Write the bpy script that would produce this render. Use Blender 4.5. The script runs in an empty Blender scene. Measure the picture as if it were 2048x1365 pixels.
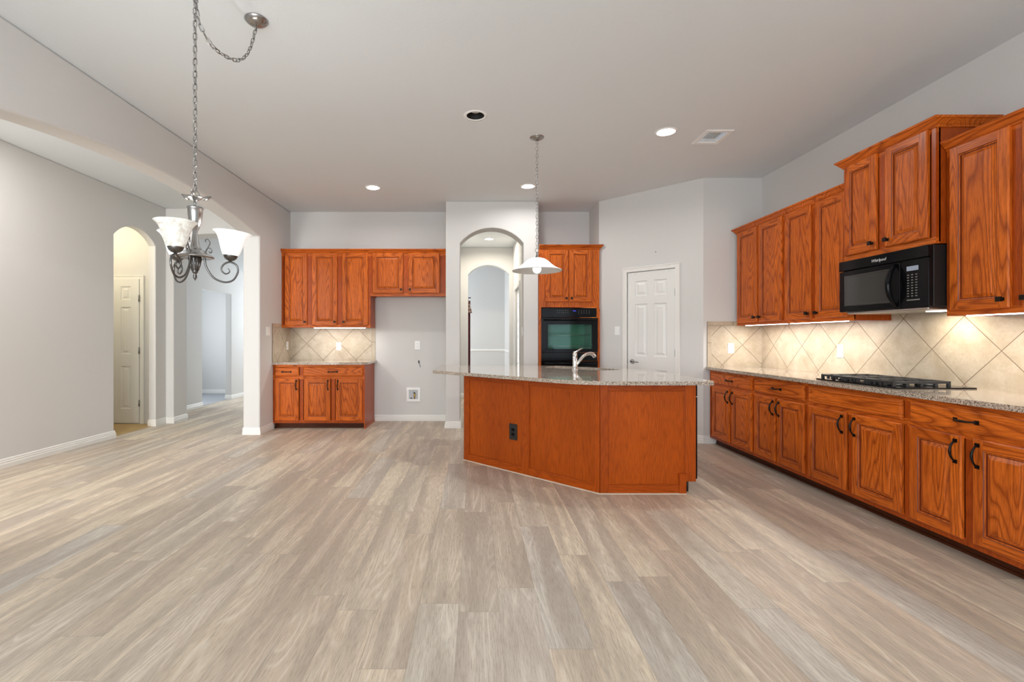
import bpy, bmesh, math, random
from mathutils import Vector, Matrix
random.seed(7)
SC = bpy.context.scene
COL = SC.collection
PI = math.pi
R = math.radians

# ------------------------------------------------------------------ camera
F_PX, VPX, VPY, CAM_H = 965.0, 951.0, 676.0, 1.213
cam_d = bpy.data.cameras.new('camera'); cam = bpy.data.objects.new('camera', cam_d); COL.objects.link(cam)
cam_d.sensor_width = 36.0; cam_d.lens = 36.0 * F_PX / 2048.0
cam_d.shift_x = (1024.0 - VPX) / 2048.0
cam_d.shift_y = (VPY - 682.5) / 2048.0
cam_d.clip_start = 0.05
cam.location = (0, 0, CAM_H); cam.rotation_euler = (R(90), 0, 0)
SC.camera = cam
# ------------------------------------------------------------------ world, exposure, daylight
W = bpy.data.worlds.new('world'); SC.world = W; W.use_nodes = True
bg = W.node_tree.nodes['Background']; bg.inputs[0].default_value = (.62, .78, 1, 1); bg.inputs[1].default_value = 0.6
SC.view_settings.view_transform = 'Standard'; SC.view_settings.look = 'None'
SC.view_settings.exposure = 0.17; SC.view_settings.gamma = 1.0
SC.view_settings.use_curve_mapping = False
try:
    SC.cycles.use_denoising = True
    SC.cycles.max_bounces = 10; SC.cycles.diffuse_bounces = 6
    SC.cycles.sample_clamp_indirect = 6.0
    SC.cycles.caustics_reflective = False; SC.cycles.caustics_refractive = False
except Exception:
    pass

def area(name, loc, rot, sx, sy, power, color=(1, 1, 1), parent=None, shape='RECTANGLE', spread=None):
    d = bpy.data.lights.new(name, 'AREA'); d.shape = shape; d.size = sx
    if shape in ('RECTANGLE', 'ELLIPSE'): d.size_y = sy
    d.energy = power; d.color = color
    if spread: d.spread = spread
    o = bpy.data.objects.new(name, d); COL.objects.link(o); o.location = loc; o.rotation_euler = rot
    if parent: o.parent = parent
    return o

def point(name, loc, power, color=(1, 1, 1), radius=.03, parent=None):
    d = bpy.data.lights.new(name, 'POINT'); d.energy = power; d.color = color; d.shadow_soft_size = radius
    o = bpy.data.objects.new(name, d); COL.objects.link(o); o.location = loc
    if parent: o.parent = parent
    return o

DAY = (.90, .96, 1.0); WARM = (1.0, .98, .95)
REAR = -2.6
# daylight through the three windows of the wall behind the camera
for wx, wp in ((-1.6, 145), (0.45, 75), (2.35, 14)):
    area('daylight', (wx, REAR - .14, 1.35), (R(90), 0, 0), 1.5, 2.0, wp, DAY)
area('daylight', (-3.65, REAR - .14, 1.35), (R(90), 0, 0), 1.1, 2.0, 330, (1, .99, .97))
for ly in (1.7, 3.9):
    area('unseen_left_room_lamp', (-3.55, ly, 3.03), (0, 0, 0), .14, .14, 19, WARM, shape='DISK')  # unseen ceiling lamps without fixtures, added to brighten the far-left wall
area('daylight', (-1.85, 10.8, 1.5), (0, R(-90), 0), 1.6, 1.2, 40, (.86, .93, 1))      # room past the hall
area('daylight', (-3.7, 11.3, 1.7), (R(-90), 0, 0), 1.6, 1.6, 50, (.86, .93, 1))       # left-hand hall
area('daylight', (-6.3, 9.0, 1.5), (0, R(-90), 0), 1.4, 1.2, 38, (.86, .93, 1))        # room off it
# ------------------------------------------------------------------ materials
def srgb(r, g, b):
    f = lambda c: (c / 255 / 12.92) if c / 255 <= .04045 else ((c / 255 + .055) / 1.055) ** 2.4
    return (f(r), f(g), f(b), 1)

class NT:
    def __init__(s, name):
        s.m = bpy.data.materials.new(name); s.m.use_nodes = True
        s.t = s.m.node_tree; s.b = s.t.nodes['Principled BSDF']
    def n(s, typ, ins=None, **attrs):
        nd = s.t.nodes.new(typ)
        for k, v in attrs.items(): setattr(nd, k, v)
        for k, v in (ins or {}).items(): s.set(nd.inputs[k], v)
        return nd
    def set(s, sock, v):
        if isinstance(v, bpy.types.NodeSocket): s.t.links.new(v, sock)
        elif isinstance(v, bpy.types.Node): s.t.links.new(v.outputs[0], sock)
        else: sock.default_value = v
    def p(s, **kw):
        for k, v in kw.items(): s.set(s.b.inputs[k.replace('_', ' ')], v)
        return s
    def math(s, op, a, b=0.0, c=0.0):
        return s.n('ShaderNodeMath', {0: a, 1: b, 2: c}, operation=op).outputs[0]
    def mix(s, f, a, b, mode='MIX'):
        nd = s.n('ShaderNodeMix', data_type='RGBA', blend_type=mode)
        s.set(nd.inputs[0], f); s.set(nd.inputs[6], a); s.set(nd.inputs[7], b)
        return nd.outputs[2]
    def ramp(s, f, stops, interp='LINEAR'):
        nd = s.n('ShaderNodeValToRGB', {0: f}); cr = nd.color_ramp; cr.interpolation = interp
        while len(cr.elements) < len(stops): cr.elements.new(.5)
        for e, (p, c) in zip(cr.elements, stops):
            e.position = p; e.color = c if len(c) == 4 else (*c, 1)
        return nd.outputs[0]
    def noise(s, vec, scale, detail=2.0, rough=.5, dist=0.0):
        return s.n('ShaderNodeTexNoise', {'Vector': vec, 'Scale': scale, 'Detail': detail, 'Roughness': rough, 'Distortion': dist}).outputs[0]
    def bump(s, h, strength=.2, dist=.002):
        s.set(s.b.inputs['Normal'], s.n('ShaderNodeBump', {'Height': h, 'Strength': strength, 'Distance': dist}).outputs[0])
    def obj(s): return s.n('ShaderNodeTexCoord').outputs['Object']

def plain(name, col, rough=.5, metal=0.0, emit=0.0, coat=0.0, ecol=None):
    t = NT(name).p(Base_Color=col, Roughness=rough, Metallic=metal)
    if emit: t.p(Emission_Color=ecol or col, Emission_Strength=emit)
    if coat: t.p(Coat_Weight=coat, Coat_Roughness=.08)
    return t.m

def oak(name, axis, light=(226, 116, 38), dark=(124, 46, 8), rough=.33, cath=1.0):
    t = NT(name)
    rnd = t.n('ShaderNodeObjectInfo').outputs['Random']
    off = t.math('MULTIPLY', rnd, 57.0)
    v = t.n('ShaderNodeVectorMath', {0: t.obj(), 1: t.n('ShaderNodeCombineXYZ', {0: off, 1: off, 2: off})}, operation='ADD').outputs[0]
    sc = [1, 1, 1]; sc[axis] = .11
    m1 = t.n('ShaderNodeVectorMath', {0: v, 1: tuple(sc)}, operation='MULTIPLY').outputs[0]
    n1 = t.noise(m1, 5.5, 1.5, .42, .25)
    lines = t.math('FRACT', t.math('MULTIPLY', n1, 26.0))
    lr = t.ramp(lines, [(0, (1, 1, 1)), (.22, (.25, .25, .25)), (.6, (.0, .0, .0)), (.86, (.35, .35, .35)), (1, (1, 1, 1))])
    sc2 = [1, 1, 1]; sc2[axis] = .035
    m2 = t.n('ShaderNodeVectorMath', {0: v, 1: tuple(sc2)}, operation='MULTIPLY').outputs[0]
    fine = t.noise(m2, 330.0, 2.0, .6)
    fr = t.ramp(fine, [(.36, (1, 1, 1)), (.52, (0, 0, 0))])
    tone = t.noise(m1, 2.2, 2.0, .5)
    base = t.mix(t.ramp(tone, [(.3, (0, 0, 0)), (.7, (1, 1, 1))]), srgb(light[0] * .86, light[1] * .82, light[2] * .76), srgb(*light))
    base = t.mix(t.math('MULTIPLY', lr, .74 * cath), base, srgb(*dark))
    base = t.mix(t.math('MULTIPLY', fr, .5), base, srgb(*[c * .82 for c in dark]))
    t.p(Base_Color=base, Roughness=rough, Coat_Weight=.05, Coat_Roughness=.2)
    t.p(Specular_IOR_Level=.19)
    t.bump(t.math('ADD', fine, t.math('MULTIPLY', lr, -.25)), .10, .001)
    return t.m

OAK_V = oak('oak_upright_grain', 2)
OAK_H = oak('oak_level_grain', 0)
OAK_P = oak('oak_veneer', 2, light=(186, 84, 14), dark=(132, 50, 6), cath=.5)
OAK_D = oak('oak_carcass', 2, light=(188, 84, 22), dark=(118, 44, 8), cath=.5)
OAK_F = oak('oak_island_frame', 2, light=(184, 82, 16), dark=(126, 47, 7), cath=.55)
OAK_FH = oak('oak_island_rail', 0, light=(184, 82, 16), dark=(126, 47, 7), cath=.55)
OAK_G = plain('dark_groove', srgb(112, 42, 8), .45)  # darker brown for the narrow groove faces
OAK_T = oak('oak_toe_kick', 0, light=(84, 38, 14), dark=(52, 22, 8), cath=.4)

def wall_paint(name, col, scale=190):
    t = NT(name)
    o = t.n('ShaderNodeNewGeometry').outputs['Position']
    n = t.noise(o, scale, 3.0, .55); big = t.noise(o, .8, 1.0)
    t.p(Base_Color=t.mix(t.math('MULTIPLY', big, .25), srgb(*col), srgb(*[c - 7 for c in col])), Roughness=.72)
    t.p(Specular_IOR_Level=.25)
    t.bump(n, .22, .004)
    return t.m
M_WALL = wall_paint('wall_paint', (213, 212, 210))
M_CEIL = wall_paint('ceiling_paint', (224, 229, 232), 150)
M_TRIM = plain('trim_paint', srgb(232, 231, 227), .38)
M_DOOR = plain('door_paint', srgb(229, 229, 226), .36)
M_WHITE = plain('white_plastic', srgb(240, 240, 238), .35)
M_SLOT = plain('outlet_slots', srgb(70, 70, 72), .5)
M_BLACK = plain('black_gloss', (.004, .004, .005, 1), .10)
M_BLACK.node_tree.nodes['Principled BSDF'].inputs['Specular IOR Level'].default_value = .16
M_BLACKM = plain('black_matt', (.012, .011, .011, 1), .45)
M_IRON = plain('cast_iron', (.02, .021, .023, 1), .42)
M_BRONZE = plain('oil_rubbed_bronze', (.018, .013, .010, 1), .38, .7)
M_CHROME = plain('chrome', (.86, .87, .88, 1), .07, 1.0)
M_NICKEL = plain('brushed_nickel', (.37, .36, .35, 1), .24, 1.0)
M_ARM = plain('dark_nickel', (.17, .165, .16, 1), .28, 1.0)
M_STEEL = plain('stainless_steel', (.55, .55, .54, 1), .3, 1.0)
M_BULB = plain('lamp_lens', (1, 1, 1, 1), .5, emit=14, ecol=(1, .98, .95, 1))
M_LED = plain('led_diffuser', (1, 1, 1, 1), .5, emit=10, ecol=(1, .97, .92, 1))
M_SHADEON = plain('lit_glass_shade', (.95, .95, .95, 1), .35, emit=.42, ecol=(1, .995, .98, 1))
M_BAFFLE = plain('black_baffle', (.012, .011, .010, 1), .6)
M_CANGREY = plain('grey_baffle', srgb(150, 148, 145), .5)
M_DIMBULB = plain('unlit_lens', srgb(205, 203, 198), .4)
M_VENTDARK = plain('duct_dark', (.12, .12, .12, 1), .8)
M_BRASS = plain('brass', (.55, .38, .12, 1), .3, 1.0)
M_BLUE = plain('blue_display', (.02, .03, .3, 1), .4, emit=.6, ecol=(.05, .08, .9, 1))
M_LCD = plain('grey_display', srgb(140, 150, 165), .3, emit=.15, ecol=srgb(140, 150, 170))
M_PRINT = plain('panel_print', srgb(120, 118, 115), .5)
M_LOGO = plain('silver_print', srgb(225, 225, 225), .3, .3)
M_MAROON = plain('maroon_cloth', srgb(84, 26, 36), .85)
M_CAULK = plain('caulk', srgb(214, 200, 180), .6)

def shade_off():
    t = NT('glowing_alabaster_glass')
    o = t.obj(); n = t.noise(o, 30, 3, .55, 1.2)
    t.p(Base_Color=t.ramp(n, [(.35, srgb(205, 200, 190)), (.6, srgb(236, 236, 230))]), Roughness=.2)
    t.p(Emission_Color=t.ramp(n, [(.35, srgb(190, 180, 165)), (.6, srgb(225, 226, 218))]), Emission_Strength=.25)  # faint glow added to the glass, though its bulb is unlit
    return t.m
M_SHADEOFF = shade_off()

def plaid():
    t = NT('plaid_cloth')
    x = t.n('ShaderNodeSeparateXYZ', {0: t.obj()})
    a = t.math('GREATER_THAN', t.math('FRACT', t.math('MULTIPLY', x.outputs[0], 22.0)), .55)
    b = t.math('GREATER_THAN', t.math('FRACT', t.math('MULTIPLY', x.outputs[2], 14.0)), .6)
    t.p(Base_Color=t.mix(t.math('MULTIPLY', t.math('ADD', a, b), .5), srgb(92, 48, 46), srgb(165, 148, 130)), Roughness=.9)
    return t.m
M_PLAID = plaid()

def granite():
    t = NT('granite'); o = t.n('ShaderNodeNewGeometry').outputs['Position']
    n1 = t.noise(o, 135, 2, .6); n2 = t.noise(o, 75, 3, .6); n3 = t.noise(o, 14, 2)
    vor = t.n('ShaderNodeTexVoronoi', {'Vector': o, 'Scale': 240.0}).outputs['Color']
    vg = t.n('ShaderNodeSeparateColor', {0: vor}).outputs[0]
    c = t.ramp(vg, [(0, srgb(104, 90, 78)), (.18, srgb(150, 134, 118)), (.5, srgb(190, 176, 160)), (.85, srgb(216, 205, 190)), (1, srgb(228, 220, 208))])
    c = t.mix(t.ramp(n1, [(.40, (1, 1, 1)), (.46, (0, 0, 0))]), c, srgb(78, 66, 58))
    c = t.mix(t.math('MULTIPLY', t.ramp(n2, [(.5, (0, 0, 0)), (.65, (1, 1, 1))]), .5), c, srgb(196, 172, 150))
    c = t.mix(t.math('MULTIPLY', n3, .3), c, srgb(170, 158, 145))
    t.p(Base_Color=c, Roughness=.07, IOR=1.55, Coat_Weight=.3, Coat_Roughness=.04)
    return t.m
M_GRANITE = granite()

def tile_mat(name, period, diag=True):
    t = NT(name); o = t.obj(); s = t.n('ShaderNodeSeparateXYZ', {0: o})
    x, z = s.outputs[0], s.outputs[2]
    if diag:
        a = t.math('DIVIDE', t.math('ADD', x, z), period); b = t.math('DIVIDE', t.math('SUBTRACT', x, z), period)
    else:
        a = t.math('DIVIDE', x, period); b = t.math('DIVIDE', z, period)
    def edge(v):
        f = t.math('FRACT', v); return t.math('MINIMUM', f, t.math('SUBTRACT', 1.0, f))
    d = t.math('MINIMUM', edge(a), edge(b))
    g = t.ramp(d, [(.0055, (1, 1, 1)), (.0095, (0, 0, 0))])
    cell = t.n('ShaderNodeTexWhiteNoise', {'Vector': t.n('ShaderNodeCombineXYZ', {0: t.math('FLOOR', a), 1: t.math('FLOOR', b), 2: 3.0})}).outputs[0]
    off = t.n('ShaderNodeVectorMath', {0: o, 1: t.n('ShaderNodeCombineXYZ', {0: t.math('MULTIPLY', cell, 9.0), 1: 0.0, 2: cell})}, operation='ADD').outputs[0]
    n = t.noise(off, 7.0, 5, .6, .4); n2 = t.noise(off, 60, 3, .6)
    c = t.ramp(n, [(.3, srgb(174, 158, 136)), (.5, srgb(190, 177, 156)), (.72, srgb(206, 195, 176))])
    c = t.mix(t.math('MULTIPLY', t.ramp(n2, [(.45, (0, 0, 0)), (.7, (1, 1, 1))]), .35), c, srgb(168, 148, 124))
    c = t.mix(t.math('MULTIPLY', cell, .18), c, srgb(178, 163, 140))
    c = t.mix(g, c, srgb(122, 103, 84))
    t.p(Base_Color=c, Roughness=t.math('MULTIPLY_ADD', g, .5, .32))
    t.bump(t.math('SUBTRACT', t.math('MULTIPLY', n2, .15), g), .5, .002)
    return t.m
M_TILE_R = tile_mat('travertine_tile', .46)
M_TILE_L = tile_mat('travertine_tile_wide', .48)

def floor_mat():
    t = NT('plank_floor'); o = t.n('ShaderNodeNewGeometry').outputs['Position']
    s = t.n('ShaderNodeSeparateXYZ', {0: o}); x, y = s.outputs[0], s.outputs[1]
    PW, PL = .18, 1.22
    u = t.math('DIVIDE', t.math('ADD', x, .075), PW); row = t.math('FLOOR', u)
    wr = t.n('ShaderNodeTexWhiteNoise', {'W': row}, noise_dimensions='1D').outputs[0]
    v = t.math('ADD', t.math('DIVIDE', y, PL), t.math('MULTIPLY', wr, 7.3)); colm = t.math('FLOOR', v)
    wn = t.n('ShaderNodeTexWhiteNoise', {'Vector': t.n('ShaderNodeCombineXYZ', {0: row, 1: colm, 2: 1.7})})
    r1 = wn.outputs[0]
    r2 = t.n('ShaderNodeSeparateColor', {0: wn.outputs[1]}).outputs[1]
    loc = t.n('ShaderNodeCombineXYZ', {0: t.math('MULTIPLY_ADD', r1, 31.0, x), 1: t.math('MULTIPLY_ADD', r2, 17.0, y), 2: 0.0}).outputs[0]
    st = t.n('ShaderNodeVectorMath', {0: loc, 1: (1, .09, 1)}, operation='MULTIPLY').outputs[0]
    st2 = t.n('ShaderNodeVectorMath', {0: loc, 1: (1, .05, 1)}, operation='MULTIPLY').outputs[0]
    broad = t.noise(st, 9.0, 3, .55, .4)
    fine = t.noise(st2, 240.0, 3, .7)
    ring = t.math('FRACT', t.math('MULTIPLY', t.noise(st, 6.0, 1.5, .45, .5), 20.0))
    rr = t.ramp(ring, [(0, (1, 1, 1)), (.25, (.1, .1, .1)), (.75, (0, 0, 0)), (1, (1, 1, 1))])
    tone = t.ramp(r1, [(0, srgb(187, 175, 162)), (.2, srgb(210, 194, 171)), (.38, srgb(193, 173, 154)), (.55, srgb(223, 209, 185)), (.72, srgb(195, 190, 181)), (.86, srgb(206, 186, 164)), (1, srgb(229, 216, 192))])
    dark = t.mix(.5, srgb(167, 150, 134), srgb(171, 163, 152))
    c = t.mix(t.math('MULTIPLY', t.ramp(broad, [(.40, (1, 1, 1)), (.60, (0, 0, 0))]), .66), tone, dark)
    c = t.mix(t.math('MULTIPLY', t.ramp(fine, [(.40, (1, 1, 1)), (.54, (0, 0, 0))]), .46), c, srgb(144, 126, 110))
    c = t.mix(t.math('MULTIPLY', t.math('MULTIPLY', rr, t.ramp(broad, [(.45, (0, 0, 0)), (.62, (1, 1, 1))])), .5), c, srgb(231, 221, 206))
    fu = t.math('FRACT', u); du = t.math('MULTIPLY', t.math('MINIMUM', fu, t.math('SUBTRACT', 1.0, fu)), PW)
    fv = t.math('FRACT', v); dv = t.math('MULTIPLY', t.math('MINIMUM', fv, t.math('SUBTRACT', 1.0, fv)), PL)
    seam = t.ramp(t.math('MINIMUM', du, dv), [(.0006, (1, 1, 1)), (.0018, (0, 0, 0))])
    c = t.mix(t.math('MULTIPLY', seam, .22), c, srgb(106, 91, 79))
    t.p(Base_Color=c, Roughness=t.math('MULTIPLY_ADD', fine, .15, .36), Specular_IOR_Level=.4)
    t.bump(t.math('SUBTRACT', t.math('MULTIPLY', fine, .4), seam), .12, .0015)
    return t.m
M_FLOOR = floor_mat()
def speck(name, c1, c2, sc, rough=.7):
    t = NT(name); o = t.n('ShaderNodeNewGeometry').outputs['Position']
    t.p(Base_Color=t.mix(t.noise(o, sc, 3, .6), srgb(*c1), srgb(*c2)), Roughness=rough); return t.m
M_TAN = speck('tan_vinyl', (196, 168, 116), (176, 148, 100), 9, .5)
M_GREY = speck('grey_carpet', (178, 180, 184), (150, 152, 158), 60, .9)
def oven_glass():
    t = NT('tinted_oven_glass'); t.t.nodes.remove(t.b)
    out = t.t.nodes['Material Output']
    tr = t.n('ShaderNodeBsdfTransparent', {'Color': (.80, .92, .86, 1)}); gl = t.n('ShaderNodeBsdfGlossy', {'Color': (.8, .95, 1, 1), 'Roughness': .04})  # green tint, part of the garden reflection put into colour
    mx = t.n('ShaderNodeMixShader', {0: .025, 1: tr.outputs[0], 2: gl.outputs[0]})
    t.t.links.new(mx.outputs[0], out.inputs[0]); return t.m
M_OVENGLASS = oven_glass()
M_GREENREFL = speck('green_reflection_colour', (56, 132, 88), (48, 122, 104), 4, .35)  # garden reflection in the oven window, put into the lining colour
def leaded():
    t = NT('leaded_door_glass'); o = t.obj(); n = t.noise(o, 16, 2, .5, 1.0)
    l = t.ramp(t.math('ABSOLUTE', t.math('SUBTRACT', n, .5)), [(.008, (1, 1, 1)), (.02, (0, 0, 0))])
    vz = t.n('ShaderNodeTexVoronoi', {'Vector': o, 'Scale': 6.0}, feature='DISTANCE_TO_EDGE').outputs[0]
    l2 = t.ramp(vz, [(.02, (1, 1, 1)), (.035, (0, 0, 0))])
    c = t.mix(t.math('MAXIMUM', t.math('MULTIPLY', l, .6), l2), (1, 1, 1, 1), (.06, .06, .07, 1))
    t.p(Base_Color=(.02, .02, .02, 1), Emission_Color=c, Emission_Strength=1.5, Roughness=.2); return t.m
M_LEADED = leaded()

# ------------------------------------------------------------------ mesh helpers
class MB:
    def __init__(s): s.v = []; s.f = []; s.m = []; s.sm = []
    def face(s, pts, m=0, smooth=False):
        i = len(s.v); s.v += [tuple(p) for p in pts]; s.f.append(tuple(range(i, i + len(pts)))); s.m.append(m); s.sm.append(smooth)
    def box(s, x0, x1, y0, y1, z0, z1, m=0):
        i = len(s.v)
        s.v += [(x0, y0, z0), (x1, y0, z0), (x1, y1, z0), (x0, y1, z0), (x0, y0, z1), (x1, y0, z1), (x1, y1, z1), (x0, y1, z1)]
        for q in ((0, 3, 2, 1), (4, 5, 6, 7), (0, 1, 5, 4), (1, 2, 6, 5), (2, 3, 7, 6), (3, 0, 4, 7)):
            s.f.append(tuple(i + k for k in q)); s.m.append(m); s.sm.append(False)
        return s
    def prism(s, poly, z0, z1, m=0):
        n = len(poly); i = len(s.v)
        s.v += [(p[0], p[1], z0) for p in poly] + [(p[0], p[1], z1) for p in poly]
        s.f += [tuple(i + k for k in range(n - 1, -1, -1)), tuple(i + n + k for k in range(n))]; s.m += [m, m]; s.sm += [False, False]
        for k in range(n):
            l = (k + 1) % n; s.f.append((i + k, i + l, i + n + l, i + n + k)); s.m.append(m); s.sm.append(False)
        return s
    def lathe(s, prof, c=(0, 0, 0), seg=32, m=0, sx=1.0, mat=None):
        i = len(s.v); n = len(prof)
        for k in range(seg):
            a = 2 * PI * k / seg
            for r, z in prof:
                p = Vector((r * math.cos(a) * sx, r * math.sin(a), z))
                if mat is not None: p = mat @ p
                s.v.append((p.x + c[0], p.y + c[1], p.z + c[2]))
        for k in range(seg):
            l = (k + 1) % seg
            for j in range(n - 1):
                s.f.append((i + k * n + j, i + l * n + j, i + l * n + j + 1, i + k * n + j + 1)); s.m.append(m); s.sm.append(True)
        return s
    def tube(s, pts, rad, seg=10, m=0, closed=False, cap=True):
        pts = [Vector(p) for p in pts]; n = len(pts); i = len(s.v)
        rads = rad if isinstance(rad, (list, tuple)) else [rad] * n
        prev = None
        for k, p in enumerate(pts):
            a = pts[(k - 1) % n] if (closed or k > 0) else p; b = pts[(k + 1) % n] if (closed or k < n - 1) else p
            d = (b - a).normalized()
            if prev is None:
                u = d.orthogonal().normalized()
            else:
                u = (prev - d * prev.dot(d)); u = u.normalized() if u.length > 1e-6 else d.orthogonal().normalized()
            prev = u; w = d.cross(u)
            for q in range(seg):
                t = 2 * PI * q / seg; o = p + (u * math.cos(t) + w * math.sin(t)) * rads[k]; s.v.append(tuple(o))
        for k in range(n if closed else n - 1):
            l = (k + 1) % n
            for q in range(seg):
                r = (q + 1) % seg; s.f.append((i + k * seg + q, i + k * seg + r, i + l * seg + r, i + l * seg + q)); s.m.append(m); s.sm.append(True)
        if cap and not closed:
            s.f.append(tuple(i + q for q in range(seg - 1, -1, -1))); s.f.append(tuple(i + (n - 1) * seg + q for q in range(seg))); s.m += [m, m]; s.sm += [False, False]
        return s
    def sweep(s, path, prof, m=0):
        # path in plan, profile (outward offset, height); outward = right of the direction of travel
        n = len(path); i = len(s.v); k = len(prof); P = [Vector(p) for p in path]
        for q in range(n):
            ns = []
            if q > 0: d = (P[q] - P[q - 1]).normalized(); ns.append(Vector((d.y, -d.x)))
            if q < n - 1: d = (P[q + 1] - P[q]).normalized(); ns.append(Vector((d.y, -d.x)))
            mt = ns[0] if len(ns) == 1 else (ns[0] + ns[1]) / (1 + ns[0].dot(ns[1]))
            for o, z in prof: s.v.append((P[q].x + mt.x * o, P[q].y + mt.y * o, z))
        for q in range(n - 1):
            for j in range(k):
                l = (j + 1) % k; s.f.append((i + q * k + j, i + (q + 1) * k + j, i + (q + 1) * k + l, i + q * k + l)); s.m.append(m); s.sm.append(False)
        s.f.append(tuple(i + j for j in range(k - 1, -1, -1))); s.f.append(tuple(i + (n - 1) * k + j for j in range(k))); s.m += [m, m]; s.sm += [False, False]
        return s
    def build(s, name, mats, parent=None, loc=(0, 0, 0), rotz=0.0, bevel=0.0, seg=2, merge=False):
        me = bpy.data.meshes.new(name); me.from_pydata(s.v, [], s.f)
        if not isinstance(mats, (list, tuple)): mats = [mats]
        for m in mats: me.materials.append(m)
        me.polygons.foreach_set('material_index', s.m); me.polygons.foreach_set('use_smooth', s.sm)
        bm = bmesh.new(); bm.from_mesh(me)
        if merge: bmesh.ops.remove_doubles(bm, verts=bm.verts, dist=1e-5)
        bmesh.ops.recalc_face_normals(bm, faces=bm.faces); bm.to_mesh(me); bm.free()
        o = bpy.data.objects.new(name, me); COL.objects.link(o); o.location = loc; o.rotation_euler = (0, 0, rotz)
        if parent: o.parent = parent
        if bevel:
            b = o.modifiers.new('edge', 'BEVEL'); b.width = bevel; b.segments = seg; b.limit_method = 'ANGLE'; b.angle_limit = R(40)
        return o

def tag(o, label, cat, group=None):
    o['label'] = label; o['category'] = cat
    if group: o['group'] = group
    return o
def thing(name, label, cat, loc=(0, 0, 0), rotz=0.0, group=None):
    o = bpy.data.objects.new(name, None); COL.objects.link(o); o.location = loc; o.rotation_euler = (0, 0, rotz); o.empty_display_size = .1
    return tag(o, label, cat, group)
def struct(o): o['kind'] = 'structure'; return o

def arch_pts(a, b, zs, za, n=22):
    # points of a segmental arch from (a,zs) to (b,zs) with its crown at za
    w = (b - a) / 2; h = za - zs; r = (w * w + h * h) / (2 * h); cx = (a + b) / 2; cz = za - r; t = math.asin(min(1, w / r))
    return [(cx - r * math.sin(t - 2 * t * k / n), cz + r * math.cos(t - 2 * t * k / n)) for k in range(n + 1)]

H = 3.05
def panel(name, p0, p1, t, openings=(), z0=0.0, z1=H, mat=None, bevel=.012):
    # a wall from p0 to p1 in plan, its visible face on the right of travel, thickness t to the left; openings (a, b, spring, crown) reach the floor
    p0 = Vector(p0); p1 = Vector(p1); d = (p1 - p0); L = d.length; d.normalize(); nrm = Vector((-d.y, d.x))
    poly = [(0, z0)]
    for (a, b, zs, za) in openings:
        poly.append((a, z0))
        poly += arch_pts(a, b, zs, za) if za > zs + 1e-4 else [(a, zs), (b, zs)]
        poly.append((b, z0))
    poly += [(L, z0), (L, z1), (0, z1)]
    mb = MB(); n = len(poly)
    for k in (0, 1):
        for (a, z) in poly:
            q = p0 + d * a + nrm * (t * k); mb.v.append((q.x, q.y, z))
    mb.f += [tuple(range(n)), tuple(range(2 * n - 1, n - 1, -1))]; mb.m += [0, 0]; mb.sm += [False, False]
    for k in range(n):
        l = (k + 1) % n; mb.f.append((k, l, n + l, n + k)); mb.m.append(0); mb.sm.append(False)
    o = mb.build(name, mat or M_WALL)
    if bevel and openings:
        b = o.modifiers.new('bullnose', 'BEVEL'); b.width = bevel; b.segments = 3; b.limit_method = 'ANGLE'; b.angle_limit = R(50)
    return struct(o)

def fill_holes(outer, holes, z, mat, name, thick=0.0):
    bm = bmesh.new()
    def loop(pts, zz):
        vs = [bm.verts.new((p[0], p[1], zz)) for p in pts]
        return vs, [bm.edges.new((vs[i], vs[(i + 1) % len(vs)])) for i in range(len(vs))]
    zs = [z] if not thick else [z, z - thick]; rings = []
    for zz in zs:
        ed = []; rr = []
        for pts in [outer] + list(holes):
            vs, es = loop(pts, zz); ed += es; rr.append(vs)
        bmesh.ops.triangle_fill(bm, use_beauty=True, edges=ed, normal=(0, 0, 1)); rings.append(rr)
    if thick:
        for a, b in zip(*rings):
            for i in range(len(a)):
                j = (i + 1) % len(a); bm.faces.new((a[i], a[j], b[j], b[i]))
    bmesh.ops.recalc_face_normals(bm, faces=bm.faces)
    me = bpy.data.meshes.new(name); bm.to_mesh(me); bm.free(); me.materials.append(mat)
    o = bpy.data.objects.new(name, me); COL.objects.link(o); return o
def circle(cx, cy, r, n=32): return [(cx + r * math.cos(2 * PI * k / n), cy + r * math.sin(2 * PI * k / n)) for k in range(n)]

def text(name, s, size, mat, parent, loc, rot, depth=.0006, shear=0.0):
    cu = bpy.data.curves.new(name, 'FONT'); cu.body = s; cu.size = size; cu.extrude = depth; cu.align_x = 'CENTER'; cu.align_y = 'CENTER'; cu.shear = shear
    o = bpy.data.objects.new(name, cu); COL.objects.link(o)
    me = bpy.data.meshes.new_from_object(o.evaluated_get(bpy.context.evaluated_depsgraph_get()))
    bpy.data.objects.remove(o); bpy.data.curves.remove(cu)
    me.materials.clear(); me.materials.append(mat)
    o = bpy.data.objects.new(name, me); COL.objects.link(o); o.parent = parent; o.location = loc; o.rotation_euler = rot
    return o

# ------------------------------------------------------------------ room shell
X_L, X_R, Y_B = -2.70, 3.29, 7.04
fl = MB(); fl.box(-7.2, 3.5, REAR - .1, 12.0, -.1, 0.0); struct(fl.build('floor', M_FLOOR))
LIGHTS_ON = [(-1.251, 5.889), (.636, 5.84), (1.696, 4.297)]
LIGHT_OFF = (0.0, 3.984); HALL_LIGHT = (.25, 8.95)
CAN_R = .075
ceil = fill_holes([(-7.2, REAR - .1), (3.5, REAR - .1), (3.5, 12.0), (-7.2, 12.0)], [circle(x, y, CAN_R) for x, y in LIGHTS_ON + [LIGHT_OFF, HALL_LIGHT]] + [[(2.075, 4.29), (2.25, 4.29), (2.25, 4.528), (2.075, 4.528)]], H, M_CEIL, 'ceiling'); struct(ceil)
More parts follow.
